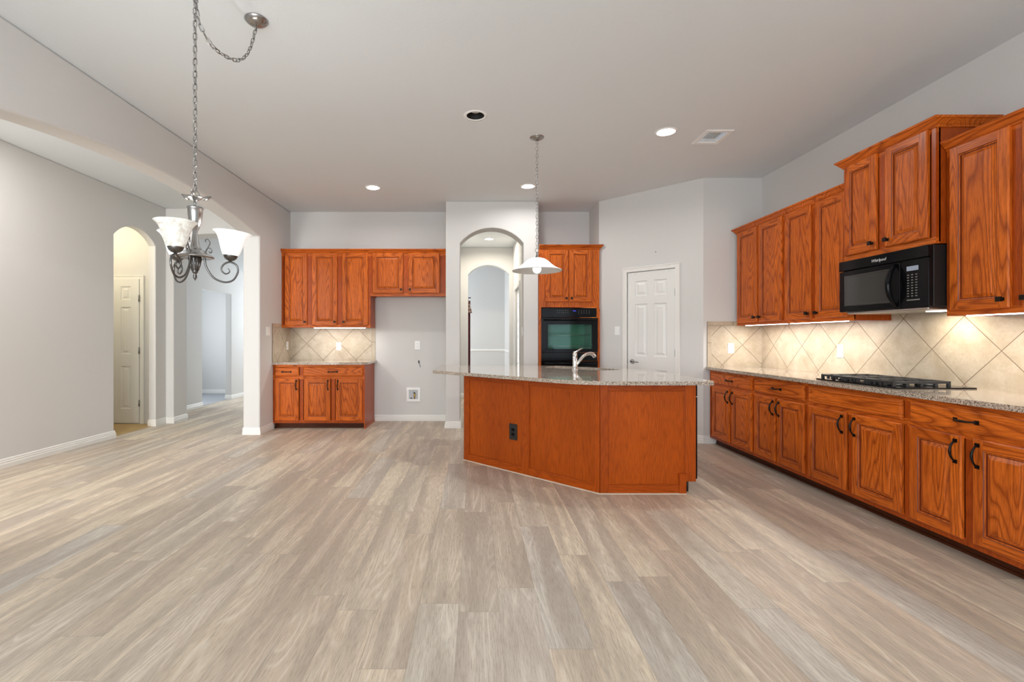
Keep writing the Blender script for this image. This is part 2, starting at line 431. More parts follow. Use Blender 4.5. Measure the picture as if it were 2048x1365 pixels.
# the long arched wall on the left of the kitchen
panel('wall_left', (X_L, REAR), (X_L, 7.14), .21, [(2.58 - REAR, 6.035 - REAR, 2.485, 2.65)], bevel=.02)
panel('wall_back_left', (X_L, Y_B), (-.31, Y_B), .1)
panel('wall_back_right', (.76, Y_B), (1.76, Y_B), .1)
panel('wall_hall_arch', (-.40, 6.48), (.846, 6.48), .25, [(.191, 1.045, 2.484, 2.69)])
panel('wall_hall_left', (-.31, 6.73), (-.31, 9.78), .09)
panel('wall_hall_right', (.846, 9.78), (.846, 6.73), -.086, [(.60, 1.51, 2.12, 2.12)], bevel=0)
panel('wall_hall_far', (-.40, 9.78), (.846, 9.78), .14, [(.249, 1.085, 2.494, 2.687)])
panel('wall_hall_beyond_right', (.70, 11.6), (.70, 9.92), .1)
panel('wall_hall_beyond_back', (-2.1, 11.6), (.8, 11.6), .1)
panel('wall_hall_beyond_left', (-2.0, 9.92), (-2.0, 11.6), .1)
panel('wall_hall_beyond_front', (-.40, 9.92), (-2.1, 9.92), .1)
# pantry corner
PX0, PX1 = Vector((1.663, 6.50)), Vector((2.616, 5.54))
panel('wall_pantry_left', (1.66, 7.04), (1.663, 6.50), .1)
PL = (PX1 - PX0).length
panel('wall_pantry', PX0, PX1, .1, [(.409, 1.031, 2.05, 2.05)], bevel=0)
panel('wall_pantry_right', PX1, (3.39, 5.54), .1)
panel('wall_right', (X_R, 5.54), (X_R, REAR), .1)
# left-hand rooms
panel('wall_far_left', (-4.39, REAR), (-4.39, 6.84), .1, [(5.86 - REAR, 6.62 - REAR, 2.47, 2.64)])
panel('wall_left_room_back', (-4.60, 6.84), (-2.905, 6.84), .32, [(.32, 1.62, 2.655, 2.69)])
panel('wall_left_hall', (-4.79, 7.10), (-4.79, 11.5), .12, [(1.36, 2.36, 2.07, 2.07)], bevel=.008)
panel('wall_left_hall_end', (-4.9, 11.5), (-2.6, 11.5), .1)
panel('wall_left_hall_right', (-2.78, 11.5), (-2.78, 7.14), .08)
panel('wall_left_hall_front', (-4.62, 7.16), (-5.0, 7.16), .06)
panel('wall_side_room_back', (-7.0, 10.5), (-4.91, 10.5), .1)
panel('wall_side_room_left', (-6.5, 7.3), (-6.5, 10.5), .1)
panel('wall_side_room_front', (-4.91, 7.3), (-6.6, 7.3), .1)
panel('wall_closet_back', (-5.95, 6.80), (-4.47, 6.80), .1)
panel('wall_closet_left', (-5.85, 5.5), (-5.85, 6.8), .1)
panel('wall_closet_front', (-4.49, 5.62), (-5.95, 5.62), .1)
s = MB(); s.prism([(-4.79, 7.165), (-2.79, 7.165), (-2.79, 11.49), (-4.79, 11.49)], 0, .04)
for k, (x, y, z) in enumerate(s.v):
    s.v[k] = (x, y, z + 2.70 - .119 * (y - 8.85))
struct(s.build('ceiling_left_hall', M_CEIL))
s = MB(); s.box(-5.84, -4.44, 5.63, 6.79, 0.0, .004); struct(s.build('floor_closet', M_TAN))
s = MB(); s.box(-6.49, -4.86, 7.31, 10.49, 0.0, .004); struct(s.build('floor_side_room', M_GREY))
# rear wall with its windows (behind the camera)
rw = MB(); wins = [(-4.2, -3.1), (-2.35, -.85), (-.3, 1.2), (1.6, 3.1)]
xs = [-4.39] + [c for w in wins for c in w] + [3.39]
for a, b in zip(xs[0::2], xs[1::2]): rw.box(a, b, REAR - .1, REAR, 0, H)
for a, b in wins: rw.box(a, b, REAR - .1, REAR, 0, .35); rw.box(a, b, REAR - .1, REAR, 2.35, H)
struct(rw.build('wall_rear', M_WALL))
for i, (a, b) in enumerate(wins):
    w = MB()
    for q in ((a, a + .05, .35, 2.35), (b - .05, b, .35, 2.35), (a + .05, b - .05, .35, .40), (a + .05, b - .05, 2.30, 2.35), (a + .05, b - .05, 1.33, 1.37), ((a + b) / 2 - .02, (a + b) / 2 + .02, .40, 1.33), ((a + b) / 2 - .02, (a + b) / 2 + .02, 1.37, 2.30)):
        w.box(q[0], q[1], REAR - .08, REAR - .03, q[2], q[3])
    struct(w.build('window_%d' % (i + 1), M_TRIM))

# baseboards
BP = [(0, 0), (.016, 0), (.016, .040), (.012, .046), (.013, .060), (.008, .066), (.009, .078), (.003, .086), (0, .088)]
def base(name, path): struct(MB().sweep(path, BP).build(name, M_TRIM))
base('baseboard_pier', [(-2.91, 6.9), (-2.91, 6.035), (-2.70, 6.035), (-2.70, 6.43)][1:])
base('baseboard_alcove', [(-1.47, 7.04), (-.40, 7.04), (-.40, 6.48), (-.209, 6.48), (-.209, 6.73)])
base('baseboard_hall_right', [(.645, 6.73), (.645, 6.48), (.83, 6.48)])
base('baseboard_pantry_corner', [(2.37, 5.79), (2.616, 5.54), (2.755, 5.54)])
base('baseboard_pantry', [(1.67, 6.49), (1.90, 6.262)])
base('baseboard_far_left', [(-4.39, REAR), (-4.39, 5.86), (-4.49, 5.86)])
base('baseboard_left_room', [(-4.49, 6.62), (-4.39, 6.62), (-4.39, 6.84), (-4.28, 6.84), (-4.28, 7.16)])
base('baseboard_left_hall_near', [(-4.79, 7.17), (-4.79, 8.46)])
base('baseboard_left_hall_far', [(-4.91, 9.46), (-4.79, 9.46), (-4.79, 11.5)])
base('baseboard_side_room', [(-6.5, 10.5), (-4.91, 10.5)])
base('baseboard_hall_far', [(-.31, 9.78), (-.151, 9.78), (-.151, 9.92)])
base('baseboard_beyond', [(-2.0, 11.6), (.70, 11.6), (.70, 9.92)])
CR = [(0, .88), (.012, .885), (.022, .905), (.022, .915), (.010, .935), (0, .94)]
struct(MB().sweep([(-2.0, 11.6), (.70, 11.6), (.70, 9.93)], CR).build('trim_chair_rail', M_TRIM))

# ------------------------------------------------------------------ panel doors of the house
def rect_rings(mb, x0, x1, z0, z1, y0, prof, m=0, mc=None):
    # nested rectangles: prof = [(inset, depth behind y0)]
    pr = None
    for ins, dep in prof:
        q = [(x0 + ins, y0 + dep, z0 + ins), (x1 - ins, y0 + dep, z0 + ins), (x1 - ins, y0 + dep, z1 - ins), (x0 + ins, y0 + dep, z1 - ins)]
        if pr:
            for k in range(4): l = (k + 1) % 4; mb.face([pr[k], pr[l], q[l], q[k]], m)
        pr = q
    mb.face(pr, m if mc is None else mc)

def six_panel(w, h, cols, rows):
    mb = MB(); T = .035
    xs = [0] + [c for p in cols for c in p] + [w]; zs = [0] + [c for p in rows for c in p] + [h]
    for i in range(len(xs) - 1):
        for j in range(len(zs) - 1):
            if i % 2 and j % 2:
                rect_rings(mb, xs[i], xs[i + 1], zs[j], zs[j + 1], 0, [(0, 0), (.006, .008), (.014, .010), (.026, .010), (.048, .002)])
            else: mb.face([(xs[i], 0, zs[j]), (xs[i + 1], 0, zs[j]), (xs[i + 1], 0, zs[j + 1]), (xs[i], 0, zs[j + 1])])
    mb.face([(0, T, 0), (0, T, h), (w, T, h), (w, T, 0)])
    for a, b in (((0, 0), (w, 0)), ((w, 0), (w, h)), ((w, h), (0, h)), ((0, h), (0, 0))):
        mb.face([(a[0], 0, a[1]), (b[0], 0, b[1]), (b[0], T, b[1]), (a[0], T, a[1])])
    return mb
def casing(name, x0, x1, ztop, parent=None, loc=(0, 0, 0), rotz=0, w=.057):
    mb = MB(); pr = [(0, 0), (w, 0)]
    def strip(ax0, ax1, az0, az1): mb.box(ax0, ax1, -.016, 0, az0, az1)
    strip(x0 - w, x0, 0, ztop + w); strip(x1, x1 + w, 0, ztop + w); strip(x0, x1, ztop, ztop + w)
    mb.box(x0 - w, x0 - w + .014, -.022, -.016, 0, ztop + w); mb.box(x1 + w - .014, x1 + w, -.022, -.016, 0, ztop + w); mb.box(x0 - w + .014, x1 + w - .014, -.022, -.016, ztop + w - .014, ztop + w)
    # stops
    mb.box(x0 - .012, x0, 0, .085, 0, ztop); mb.box(x1, x1 + .012, 0, .085, 0, ztop); mb.box(x0, x1, .06, .085, ztop, ztop + .01)
    return struct(mb.build(name, M_TRIM, parent, loc, rotz, bevel=.003))
def hinge(parent, x, z):
    m = MB(); m.tube([(x, -.006, z - .045), (x, -.006, z + .045)], .006, 10); m.box(x - .004, x + .012, -.003, .0, z - .045, z + .045); m.build('hinge', M_NICKEL, parent)
ang = math.atan2((PX1 - PX0).y, (PX1 - PX0).x); dirp = (PX1 - PX0).normalized()
pc = PX0 + dirp * .415; nin = Vector((-dirp.y, dirp.x))
casing('trim_pantry', .409, 1.031, 2.05, None, (PX0.x, PX0.y, 0), ang)
RW = [(.20, .80), (.97, 1.63), (1.73, 1.92)]
d = six_panel(.61, 2.035, [(.10, .262), (.348, .51)], RW).build('door_1', M_DOOR, None, (pc.x + nin.x * .006, pc.y + nin.y * .006, .01), ang); struct(d)
for z in (.28, 1.02, 1.75): hinge(d, .613, z)
k = MB(); k.lathe([(.0, -.012), (.030, -.012), (.030, -.006), (.022, .0)], (0, 0, 0), 24, mat=Matrix.Rotation(R(90), 3, 'X')); k.v = [(x + .062, y - .008, z + .90) for x, y, z in k.v]
k.tube([(.062, -.004, .90), (.062, -.045, .90)], .010, 12); k.tube([(.062, -.045, .90), (.10, -.052, .902), (.15, -.046, .897), (.166, -.044, .894)], [.010, .009, .007, .006], 10)
k.build('lever_handle', M_NICKEL, d)
l = MB(); l.box(-.003, .0, -.001, .02, .87, .93); l.build('latch_plate', M_BRONZE, d)
for x in (.09, .52): MB().box(x - .006, x + .006, -.012, 0, 1.995, 2.03).build('door_hook', M_WHITE, d, bevel=.003)
# narrow door in the little passage on the far left
casing('trim_closet', -5.362, -4.722, 2.035, None, (0, 6.80, 0))
d2 = six_panel(.625, 2.02, [(.12, .258), (.371, .509)], RW).build('door_2', M_DOOR, None, (-5.355, 6.778, .015)); struct(d2)
for z in (.28, 1.02, 1.75): hinge(d2, .628, z)
# glazed door in the right side of the hall
dg = MB()
for q in ((8.285, 8.36, .02, 2.10), (9.09, 9.165, .02, 2.10), (8.36, 9.09, .02, .22), (8.36, 9.09, 2.02, 2.10)): dg.box(.785, .825, q[0], q[1], q[2], q[3])
dg = struct(dg.build('door_3', M_DOOR)); MB().box(.80, .81, 8.36, 9.09, .22, 2.02).build('leaded_glass', M_LEADED, dg)
hc = MB()
for q in ((8.20, 8.265, 0, 2.185), (9.185, 9.25, 0, 2.185), (8.265, 9.185, 2.12, 2.185)): hc.box(.744, .76, q[0], q[1], q[2], q[3])
struct(hc.build('trim_hall_door', M_TRIM))

# ------------------------------------------------------------------ kitchen cabinet parts
DT = .020
def cab_door(w, h, name='door', parent=None, loc=(0, 0, 0), fw=.058):
    mb = MB(); y = -DT
    # lipped edge
    o = [(0, 0, 0), (w, 0, 0), (w, 0, h), (0, 0, h)]; e = .007
    a = [(0, y + .006, 0), (w, y + .006, 0), (w, y + .006, h), (0, y + .006, h)]
    b = [(e, y, e), (w - e, y, e), (w - e, y, h - e), (e, y, h - e)]
    for P, Q in ((o, a), (a, b)):
        for k in range(4): l = (k + 1) % 4; mb.face([P[k], P[l], Q[l], Q[k]], 1 if k in (0, 2) else 0)
    mb.face(o)
    # stiles run full height, rails between
    mb.face([(e, y, e), (fw, y, e), (fw, y, h - e), (e, y, h - e)]); mb.face([(w - fw, y, e), (w - e, y, e), (w - e, y, h - e), (w - fw, y, h - e)])
    mb.face([(fw, y, e), (w - fw, y, e), (w - fw, y, fw), (fw, y, fw)], 1); mb.face([(fw, y, h - fw), (w - fw, y, h - fw), (w - fw, y, h - e), (fw, y, h - e)], 1)
    rect_rings(mb, fw, w - fw, fw, h - fw, y, [(0, 0), (.003, .004)], 2)
    mb.f.pop(); mb.m.pop(); mb.sm.pop(); mb.v = mb.v[:-4]
    a_ = fw + .003
    rect_rings(mb, a_, w - a_, a_, h - a_, y, [(0, .004), (.006, .006)], 0)
    mb.f.pop(); mb.m.pop(); mb.sm.pop(); mb.v = mb.v[:-4]
    a_ = fw + .009
    rect_rings(mb, a_, w - a_, a_, h - a_, y, [(0, .006), (.001, .011), (.005, .011)], 2)
    mb.f.pop(); mb.m.pop(); mb.sm.pop(); mb.v = mb.v[:-4]
    a_ = fw + .014
    rect_rings(mb, a_, w - a_, a_, h - a_, y, [(0, .011), (.020, .003), (.0212, .0015)], 0)
    return mb.build(name, [OAK_V, OAK_H, OAK_G], parent, loc)
def drawer_front(w, h, parent, loc):
    mb = MB(); y = -DT
    o = [(0, 0, 0), (w, 0, 0), (w, 0, h), (0, 0, h)]; a = [(0, y + .010, 0), (w, y + .010, 0), (w, y + .010, h), (0, y + .010, h)]
    e = .012; b = [(e, y + .001, e), (w - e, y + .001, e), (w - e, y + .001, h - e), (e, y + .001, h - e)]
    e2 = .016; c = [(e2, y, e2), (w - e2, y, e2), (w - e2, y, h - e2), (e2, y, h - e2)]
    for P, Q in ((o, a), (a, b), (b, c)):
        for k in range(4): l = (k + 1) % 4; mb.face([P[k], P[l], Q[l], Q[k]])
    mb.face(c); mb.face(o)
    return mb.build('drawer', OAK_H, parent, loc)
def pull(parent, x, z, vertical=True):
    mb = MB(); pts = []; rad = []
    for k in range(13):
        t = -1 + 2 * k / 12; pts.append((0, -.004 - .028 * (1 - t * t) ** .75, .056 * t)); rad.append(.0075 - .003 * abs(t) ** .7 if abs(t) < .95 else .006)
    mb.tube(pts, rad, 8)
    for sgn in (-1, 1):
        mb.box(-.011, .011, -.005, 0, sgn * .058 - .010, sgn * .058 + .010); mb.box(-.007, .007, -.010, -.005, sgn * .056 - .007, sgn * .056 + .007)
    if not vertical: mb.v = [(p[2], p[1], p[0]) for p in mb.v]
    return mb.build('pull_handle', M_BRONZE, parent, (x, -DT, z))
def knob(parent, x, z):
    mb = MB(); mb.box(-.006, .006, -.018, 0, -.006, .006); mb.box(-.014, .014, -.030, -.018, -.014, .014); mb.box(-.010, .010, -.003, 0, -.010, .010)
    return mb.build('knob', M_BRONZE, parent, (x, -DT, z), bevel=.004)

CT = .88; CTH = .03
def base_cab(label, loc, rotz, w, drawers, doors, depth=.60, ends='', group=None, top=None):
    top = (top or CT) - CTH
    t = thing('base_cabinet', label, 'cabinet', loc, rotz, group)
    mb = MB(); mb.box(0, w, .02, depth, .10, top - .0)
    # face frame
    xs = sorted({0.0, w}); st = .019
    mb.box(0, w, 0, .02, .075, .116); mb.box(0, w, 0, .02, top - .030, top, 1); mb.box(0, w, 0, .02, .660, .710, 1)
    cuts = [0] + sorted(c for c in {round((doors[i][1] + doors[i + 1][0]) / 2, 4) for i in range(len(doors) - 1)}) + [w]
    for c in cuts: a = max(0, c - .022); b = min(w, c + .022); mb.box(a, b, 0, .02, .116, .660); mb.box(a, b, 0, .0199, .710, top - .030)
    mb.box(0, w, .0201, .03, .1, top)
    mb.build('carcass', [OAK_D, OAK_H], t)
    k = MB(); k.box(0, w, .075, .09, 0, .10)
    k.box(0, w, .067, .075, 0, .016)
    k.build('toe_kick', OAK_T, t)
    if 'R' in ends:
        e = MB(); e.box(w, w + .012, .0, depth, 0, top); e.sweep([(w + .012, 0), (w + .012, depth)], [(0, 0), (.010, 0), (.010, .010), (.005, .018), (0, .02)]); e.build('end_panel', OAK_D, t)
    for (a, b, h) in drawers:
        d = drawer_front(b - a, .125, t, (a, 0, .698))
        if h: pull(d, (b - a) / 2, .062, False)
    for (a, b, side) in doors:
        d = cab_door(b - a, .568, 'door', t, (a, 0, .106)); w_ = b - a
        pull(d, w_ - .03 if side == 'R' else .03, .568 - .09)
    return t
CROWN = [(0, -.060), (.008, -.058), (.012, -.046), (.016, -.044), (.034, -.018), (.042, -.014), (.044, -.010), (.046, 0), (0, 0)]
def crown_prof(ztop): return [(o, ztop + z) for o, z in CROWN]
def wall_cab(label, loc, rotz, w, z0, z1, doors, depth=.315, group=None, dz0=None, dz1=None, name='upper_cabinet'):
    t = thing(name, label, 'cabinet', loc, rotz, group)
    mb = MB(); mb.box(0, w, .02, depth, z0 + .012, z1); mb.box(0, w, 0, .02, z0, z0 + .04, 1); mb.box(0, w, 0, .02, z1 - .05, z1, 1)
    cuts = [0] + [(doors[i][1] + doors[i + 1][0]) / 2 for i in range(len(doors) - 1)] + [w]
    for c in cuts: mb.box(max(0, c - .03), min(w, c + .03), 0, .02, z0 + .04, z1 - .05)
    mb.box(0, .012, .02, depth, z0, z0 + .012); mb.box(w - .012, w, .02, depth, z0, z0 + .012)
    mb.box(0, w, .0201, .03, z0 + .012, z1)
    mb.build('carcass', [OAK_D, OAK_H], t)
    dz0 = z0 + .03 if dz0 is None else dz0; dz1 = z1 - .005 if dz1 is None else dz1
    for (a, b, side) in doors:
        d = cab_door(b - a, dz1 - dz0, 'door', t, (a, 0, dz0))
        if side: knob(d, (b - a) - .03 if side == 'R' else .03, .050)
    return t

# ---- left run, against the back wall
YF = Y_B - .61
base_cab('narrow oak base cabinet with one drawer, in the corner by the arched wall', (X_L + .001, YF, 0), 0, .381, [(.028, .348, 1)], [(.028, .348, 'R')], group='base cabinets under the short counter', top=.885)
base_cab('wide two-door oak base cabinet beside the empty refrigerator space', (X_L + .382, YF, 0), 0, .832, [(.024, .820, 1)], [(.035, .387, 'R'), (.458, .811, 'L')], ends='R', group='base cabinets under the short counter', top=.885)
YU = Y_B - .32
wall_cab('narrow single-door oak wall cabinet in the corner above the short counter', (X_L, YU, 0), 0, .392, 1.354, 2.40, [(.047, .361, 'R')], group='wall cabinets on the back wall')
wall_cab('tall two-door oak wall cabinet over the short counter', (X_L + .392, YU, 0), 0, .846, 1.354, 2.40, [(.032, .386, 'R'), (.451, .813, 'L')], group='wall cabinets on the back wall')
wall_cab('short two-door oak wall cabinet high above the empty refrigerator space', (X_L + 1.238, YU, 0), 0, 1.058, 1.792, 2.40, [(.030, .459, 'R'), (.525, .964, 'L')], group='wall cabinets on the back wall', dz0=1.833)
c = MB().sweep([(X_L + .001, YU), (-.403, YU)], crown_prof(2.446)).build('crown_molding', OAK_H); tag(c, 'oak crown molding along the wall cabinets on the back wall', 'molding')
ct = MB(); ct.prism([(X_L + .002, 6.402), (-1.50, 6.402), (-1.442, 6.46), (-1.442, Y_B - .002), (X_L + .002, Y_B - .002)], .855, .885)
tag(ct.build('countertop', M_GRANITE), 'short speckled granite countertop against the back wall', 'countertop')
def backsplash(label, parts):
    t = thing('tile_backsplash', label, 'backsplash')
    for nm, mat, loc, rotz, x0, x1, z0, z1 in parts:
        o = MB().box(x0, x1, -.008, -.0005, z0 - loc[2], z1 - loc[2]).build(nm, mat, t, loc, rotz)
    return t
M_BORDER = tile_mat('travertine_border', .30, False)
backsplash('diagonal beige tile backsplash above the short counter', [
    ('tile_field', M_TILE_L, (X_L, Y_B, .89), 0, .008, 1.19, .885, 1.353), ('border_tile', M_BORDER, (X_L + 1.19, Y_B, .55), 0, .001, .05, .885, 1.353),
    ('tile_field', M_TILE_L, (X_L, Y_B, .89), R(90), -.595, -.001, .885, 1.355), ('border_tile', M_BORDER, (X_L, 6.402, .55), R(90), -.0, .043, .885, 1.405), ('border_tile', M_BORDER, (X_L, 6.445, 1.356), R(90), 0, .25, 1.356, 1.405)])
# ---- oven tower
oc = thing('oven_cabinet', 'tall oak cabinet built around the black wall oven', 'cabinet', (.848, 6.45, 0), 0)
m = MB(); w = .806
m.box(0, .03, 0, .58, .10, 2.40); m.box(w - .03, w, 0, .58, .10, 2.40); m.box(.03, w - .03, 0, .58, 1.62, 2.40); m.box(.03, w - .03, .002, .58, .10, .26); m.box(.03, w - .03, .56, .58, .26, 1.62)
m.box(w, w + .006, -.004, .045, 0, 1.60)
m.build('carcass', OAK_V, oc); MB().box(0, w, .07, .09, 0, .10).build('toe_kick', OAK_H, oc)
for a, b, sd in ((.084, .392, 'R'), (.402, .705, 'L')):
    dd = cab_door(b - a, .699, 'door', oc, (a, 0, 1.690)); knob(dd, (b - a) - .03 if sd == 'R' else .03, .05)
MB().sweep([(.002, 0), (w + .004, 0), (w + .004, .044)], crown_prof(2.453)).build('crown_molding', OAK_H, oc)
ov = thing('built_in_oven', 'black double wall oven with a green reflection coloured into its window in the oak tower', 'oven', (.848, 6.45, 0), 0)
m = MB(); m.box(.035, w - .035, .0, .03, 1.485, 1.612); m.build('control_panel', M_BLACK, ov, bevel=.004)
MB().box(.035, w - .035, .012, .55, .27, .28).build('chassis', M_BLACKM, ov)
s = MB(); s.box(.455, .495, -.0015, 0, 1.567, 1.577); s.build('display', M_BLUE, ov)
def key(x0, x1, y0, y1, z0, z1, par): MB().box(x0, x1, y0, y1, z0, z1).build('key', M_PRINT, par)
for r_ in range(2):
    for q in range(6): key(.24 + q * .028, .252 + q * .028, -.001, 0, 1.545 + r_ * .028, 1.549 + r_ * .028, ov)
for q in range(5):
    for r_ in range(4): key(.53 + q * .035, .536 + q * .035, -.001, 0, 1.535 + r_ * .014, 1.540 + r_ * .014, ov)
def oven_door(z0, z1, wz0, wz1):
    m = MB(); a, b = .028, w - .028; x0, x1 = .115, w - .105
    for q in ((a, x0, z0, z1), (x1, b, z0, z1), (x0, x1, z0, wz0), (x0, x1, wz1, z1)): m.box(q[0], q[1], -.035, 0, q[2], q[3])
    d = m.build('oven_door', M_BLACK, ov)
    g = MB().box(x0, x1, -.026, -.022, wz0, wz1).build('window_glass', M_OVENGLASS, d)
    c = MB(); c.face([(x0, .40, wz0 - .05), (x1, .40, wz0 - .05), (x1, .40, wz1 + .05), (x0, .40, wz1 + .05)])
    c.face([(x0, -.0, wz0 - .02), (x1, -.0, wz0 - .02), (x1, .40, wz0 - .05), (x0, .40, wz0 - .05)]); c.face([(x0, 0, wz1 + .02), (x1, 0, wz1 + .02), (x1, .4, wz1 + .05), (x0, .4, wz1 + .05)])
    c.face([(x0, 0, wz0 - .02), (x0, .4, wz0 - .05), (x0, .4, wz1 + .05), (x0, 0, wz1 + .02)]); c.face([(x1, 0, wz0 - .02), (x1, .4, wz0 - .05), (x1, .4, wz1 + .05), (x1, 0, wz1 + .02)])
    c.build('oven_lining', M_GREENREFL, ov)  # green here replaces the reflection on the window
    k = MB()
    for zz in (wz0 + .035, (wz0 + wz1) / 2 + .02):
        k.tube([(x0 + .005, .04, zz), (x1 - .005, .04, zz)], .003, 6); k.tube([(x0 + .005, .36, zz), (x1 - .005, .36, zz)], .003, 6)
        for q in range(12): xx = x0 + .03 + q * (x1 - x0 - .06) / 11; k.tube([(xx, .04, zz), (xx, .36, zz)], .002, 5)
    k.build('oven_rack', M_STEEL, ov)
    h = MB(); hz = z1 - .028; h.tube([(.06, -.075, hz), (w - .06, -.075, hz)], .013, 12)
    for xx in (.085, w - .085): h.box(xx - .012, xx + .012, -.072, -.035, hz - .009, hz + .009)
    h.build('handle', M_BLACK, d)
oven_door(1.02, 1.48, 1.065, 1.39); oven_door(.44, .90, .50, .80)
MB().box(.03, w - .03, -.02, 0, .905, 1.015).build('trim_panel', M_BLACK, ov)
MB().box(.03, w - .03, -.02, 0, .27, .435).build('trim_panel', M_BLACK, ov)
point('oven_fill_light', (.72, .2, 1.37), 8, (.75, 1, .95), .02, ov)  # added light, brightens the green lining that replaces the reflection

# ---- right run, against the right wall (local x runs towards the camera)
RZ = R(-90); XF = 2.685
g = 'base cabinets along the right wall'
def rb(y0, y1, drawers, doors, label):
    f = lambda y: y0 - y
    base_cab(label, (XF, y0, 0), RZ, y0 - y1, [(f(a), f(b), h) for a, b, h in drawers], [(f(a), f(b), s_) for a, b, s_ in doors], depth=X_R - XF - .003, group=g)
rb(5.525, 4.645, [(5.472, 4.668, 1)], [(5.449, 5.073, 'R'), (5.038, 4.668, 'L')], 'oak base cabinet in the corner beside the pantry wall, under the right counter')
rb(4.645, 3.898, [(4.62, 3.923, 1)], [(4.62, 4.297, 'R'), (4.272, 3.923, 'L')], 'oak base cabinet with a drawer pull, between the corner unit and the cooktop unit')
rb(3.898, 2.997, [(3.873, 3.024, 0)], [(3.873, 3.480, 'R'), (3.425, 3.024, 'L')], 'oak base cabinet below the cooktop, its drawer front without a pull')
rb(2.997, 2.245, [(2.970, 2.272, 1)], [(2.970, 2.650, 'R'), (2.592, 2.272, 'L')], 'oak base cabinet nearest the viewer with swirling grain, under the right counter')
c = MB(); c.box(2.642, X_R - .002, 2.235, 5.538, CT - CTH, CT); tag(c.build('countertop', M_GRANITE), 'long speckled granite countertop along the right wall under the cooktop', 'countertop')
backsplash('diagonal beige tile backsplash behind the cooktop and in the corner', [
    ('tile_field', M_TILE_R, (X_R, 5.54, .90), RZ, .008, 3.30, .88, 1.349), ('tile_field', M_TILE_R, (X_R, 5.54, .90), RZ, 1.731, 2.489, 1.349, 1.40), ('tile_field', M_TILE_R, (X_R, 5.54, .90), 0, -.585, -.0, .88, 1.352),
    ('border_tile', M_BORDER, (2.658, 5.54, .555), 0, 0, .047, .88, 1.352), ('border_tile', M_BORDER, (2.658, 5.54, 1.352), 0, 0, .632, 1.352, 1.40)])
XU = 2.975
g = 'wall cabinets along the right wall'
def ru(y0, y1, z0, z1, doors, label, x=XU, **kw):
    return wall_cab(label, (x, y0, 0), RZ, y0 - y1, z0, z1, [(y0 - a, y0 - b, s_) for a, b, s_ in doors], depth=X_R - x - .003, group=g, **kw)
ru(5.485, 4.645, 1.35, 2.40, [(5.46, 5.075, 'R'), (5.045, 4.665, 'L')], 'tall two-door oak wall cabinet in the corner by the pantry')
ru(4.643, 3.815, 1.35, 2.40, [(4.62, 4.26, 'R'), (4.205, 3.845, 'L')], 'tall two-door oak wall cabinet just beyond the microwave')
mc = ru(3.810, 3.050, 1.811, 2.565, [(3.786, 3.485, 'R'), (3.413, 3.090, 'L')], 'deeper two-door oak wall cabinet above the black microwave', x=2.91, dz0=1.852, dz1=2.55)
nc = ru(3.045, 2.245, 1.35, 2.40, [(3.015, 2.675, 'R'), (2.615, 2.275, 'L')], 'tall oak wall cabinet nearest the viewer, on the near side of the microwave')
def local_crown(t, path, ztop):
    inv = Matrix.Rotation(-RZ, 2); o = Vector((t.location.x, t.location.y))
    MB().sweep([tuple(inv @ (Vector(p) - o)) for p in path], crown_prof(ztop)).build('crown_molding', OAK_H, t)
c = MB().sweep([(X_R - .003, 5.485), (XU, 5.485), (XU, 3.815)], crown_prof(2.445)).build('crown_molding', OAK_H); tag(c, 'oak crown molding over the two tall corner cabinets on the right wall', 'molding')
local_crown(mc, [(X_R - .003, 3.812), (2.91, 3.812), (2.91, 3.048), (X_R - .003, 3.048)], 2.603)
local_crown(nc, [(XU, 3.043), (XU, 2.245)], 2.445)
# under-cabinet light bars
def light_bar(label, loc, rotz, L, power):
    t = thing('light_bar', label, 'light', loc, rotz, 'light bars under the wall cabinets')
    MB().box(0, L, -.016, .016, .004, .012).build('housing', M_WHITE, t)
    MB().box(.004, L - .004, -.013, .013, -.004, .004).build('diffuser', M_LED, t)
    area('light_bar_lamp', (L / 2, 0, -.006), (0, 0, 0), L, .022, power, (1, .965, .91), t)
LBZ = 1.349
light_bar('thin lit light bar under the wall cabinets over the short counter', (X_L + .44, YU + .035, LBZ), 0, .72, 2.7)
light_bar('thin lit light bar under the corner wall cabinet by the pantry', (XU + .035, 5.36, LBZ), RZ, .70, 5.0)
light_bar('thin lit light bar under the wall cabinet just beyond the microwave', (XU + .035, 4.60, LBZ), RZ, .70, 5.0)
light_bar('thin lit light bar under the wall cabinet nearest the viewer', (XU + .035, 2.95, LBZ), RZ, .66, 5.0)

# ---- microwave
mw = thing('microwave', 'black over-the-range microwave under the oak cabinet by the cooktop', 'microwave', (2.865, 3.805, 1.40), RZ)
w, h = .75, .405
MB().box(0, w, .035, .414, .012, h).build('body', M_BLACKM, mw, bevel=.004)
m = MB(); m.box(0, w, .0, .034, h - .075, h); m.build('vent_panel', M_BLACK, mw, bevel=.004)
m = MB(); a, b = 0.0, .545; z0, z1 = .012, h - .079
m.box(a, b, .004, .034, z0, z1)
dr = m.build('door', M_BLACK, mw, bevel=.006)
m = MB(); rect_rings(m, .055, .475, .055, h - .115, .0035, [(0, 0), (.004, -.001), (.010, -.001), (.012, .0003)]); m.build('window', plain('mesh_window', (.022, .021, .021, 1), .10, coat=.6), dr)
pts = [(.515, .003 - .058 * (1 - (2 * k / 14 - 1) ** 2) ** .8, .03 + (z1 - .045) * k / 14) for k in range(15)]
m = MB(); m.tube(pts, [.010 + .008 * math.sin(PI * k / 14) for k in range(15)], 12); m.build('handle', M_BLACK, dr)
m = MB(); m.box(.549, w, .004, .034, z0, z1); cp = m.build('control_panel', M_BLACK, mw, bevel=.004)
MB().box(.595, .680, .0025, .004, .255, .285).build('display', M_LCD, cp)
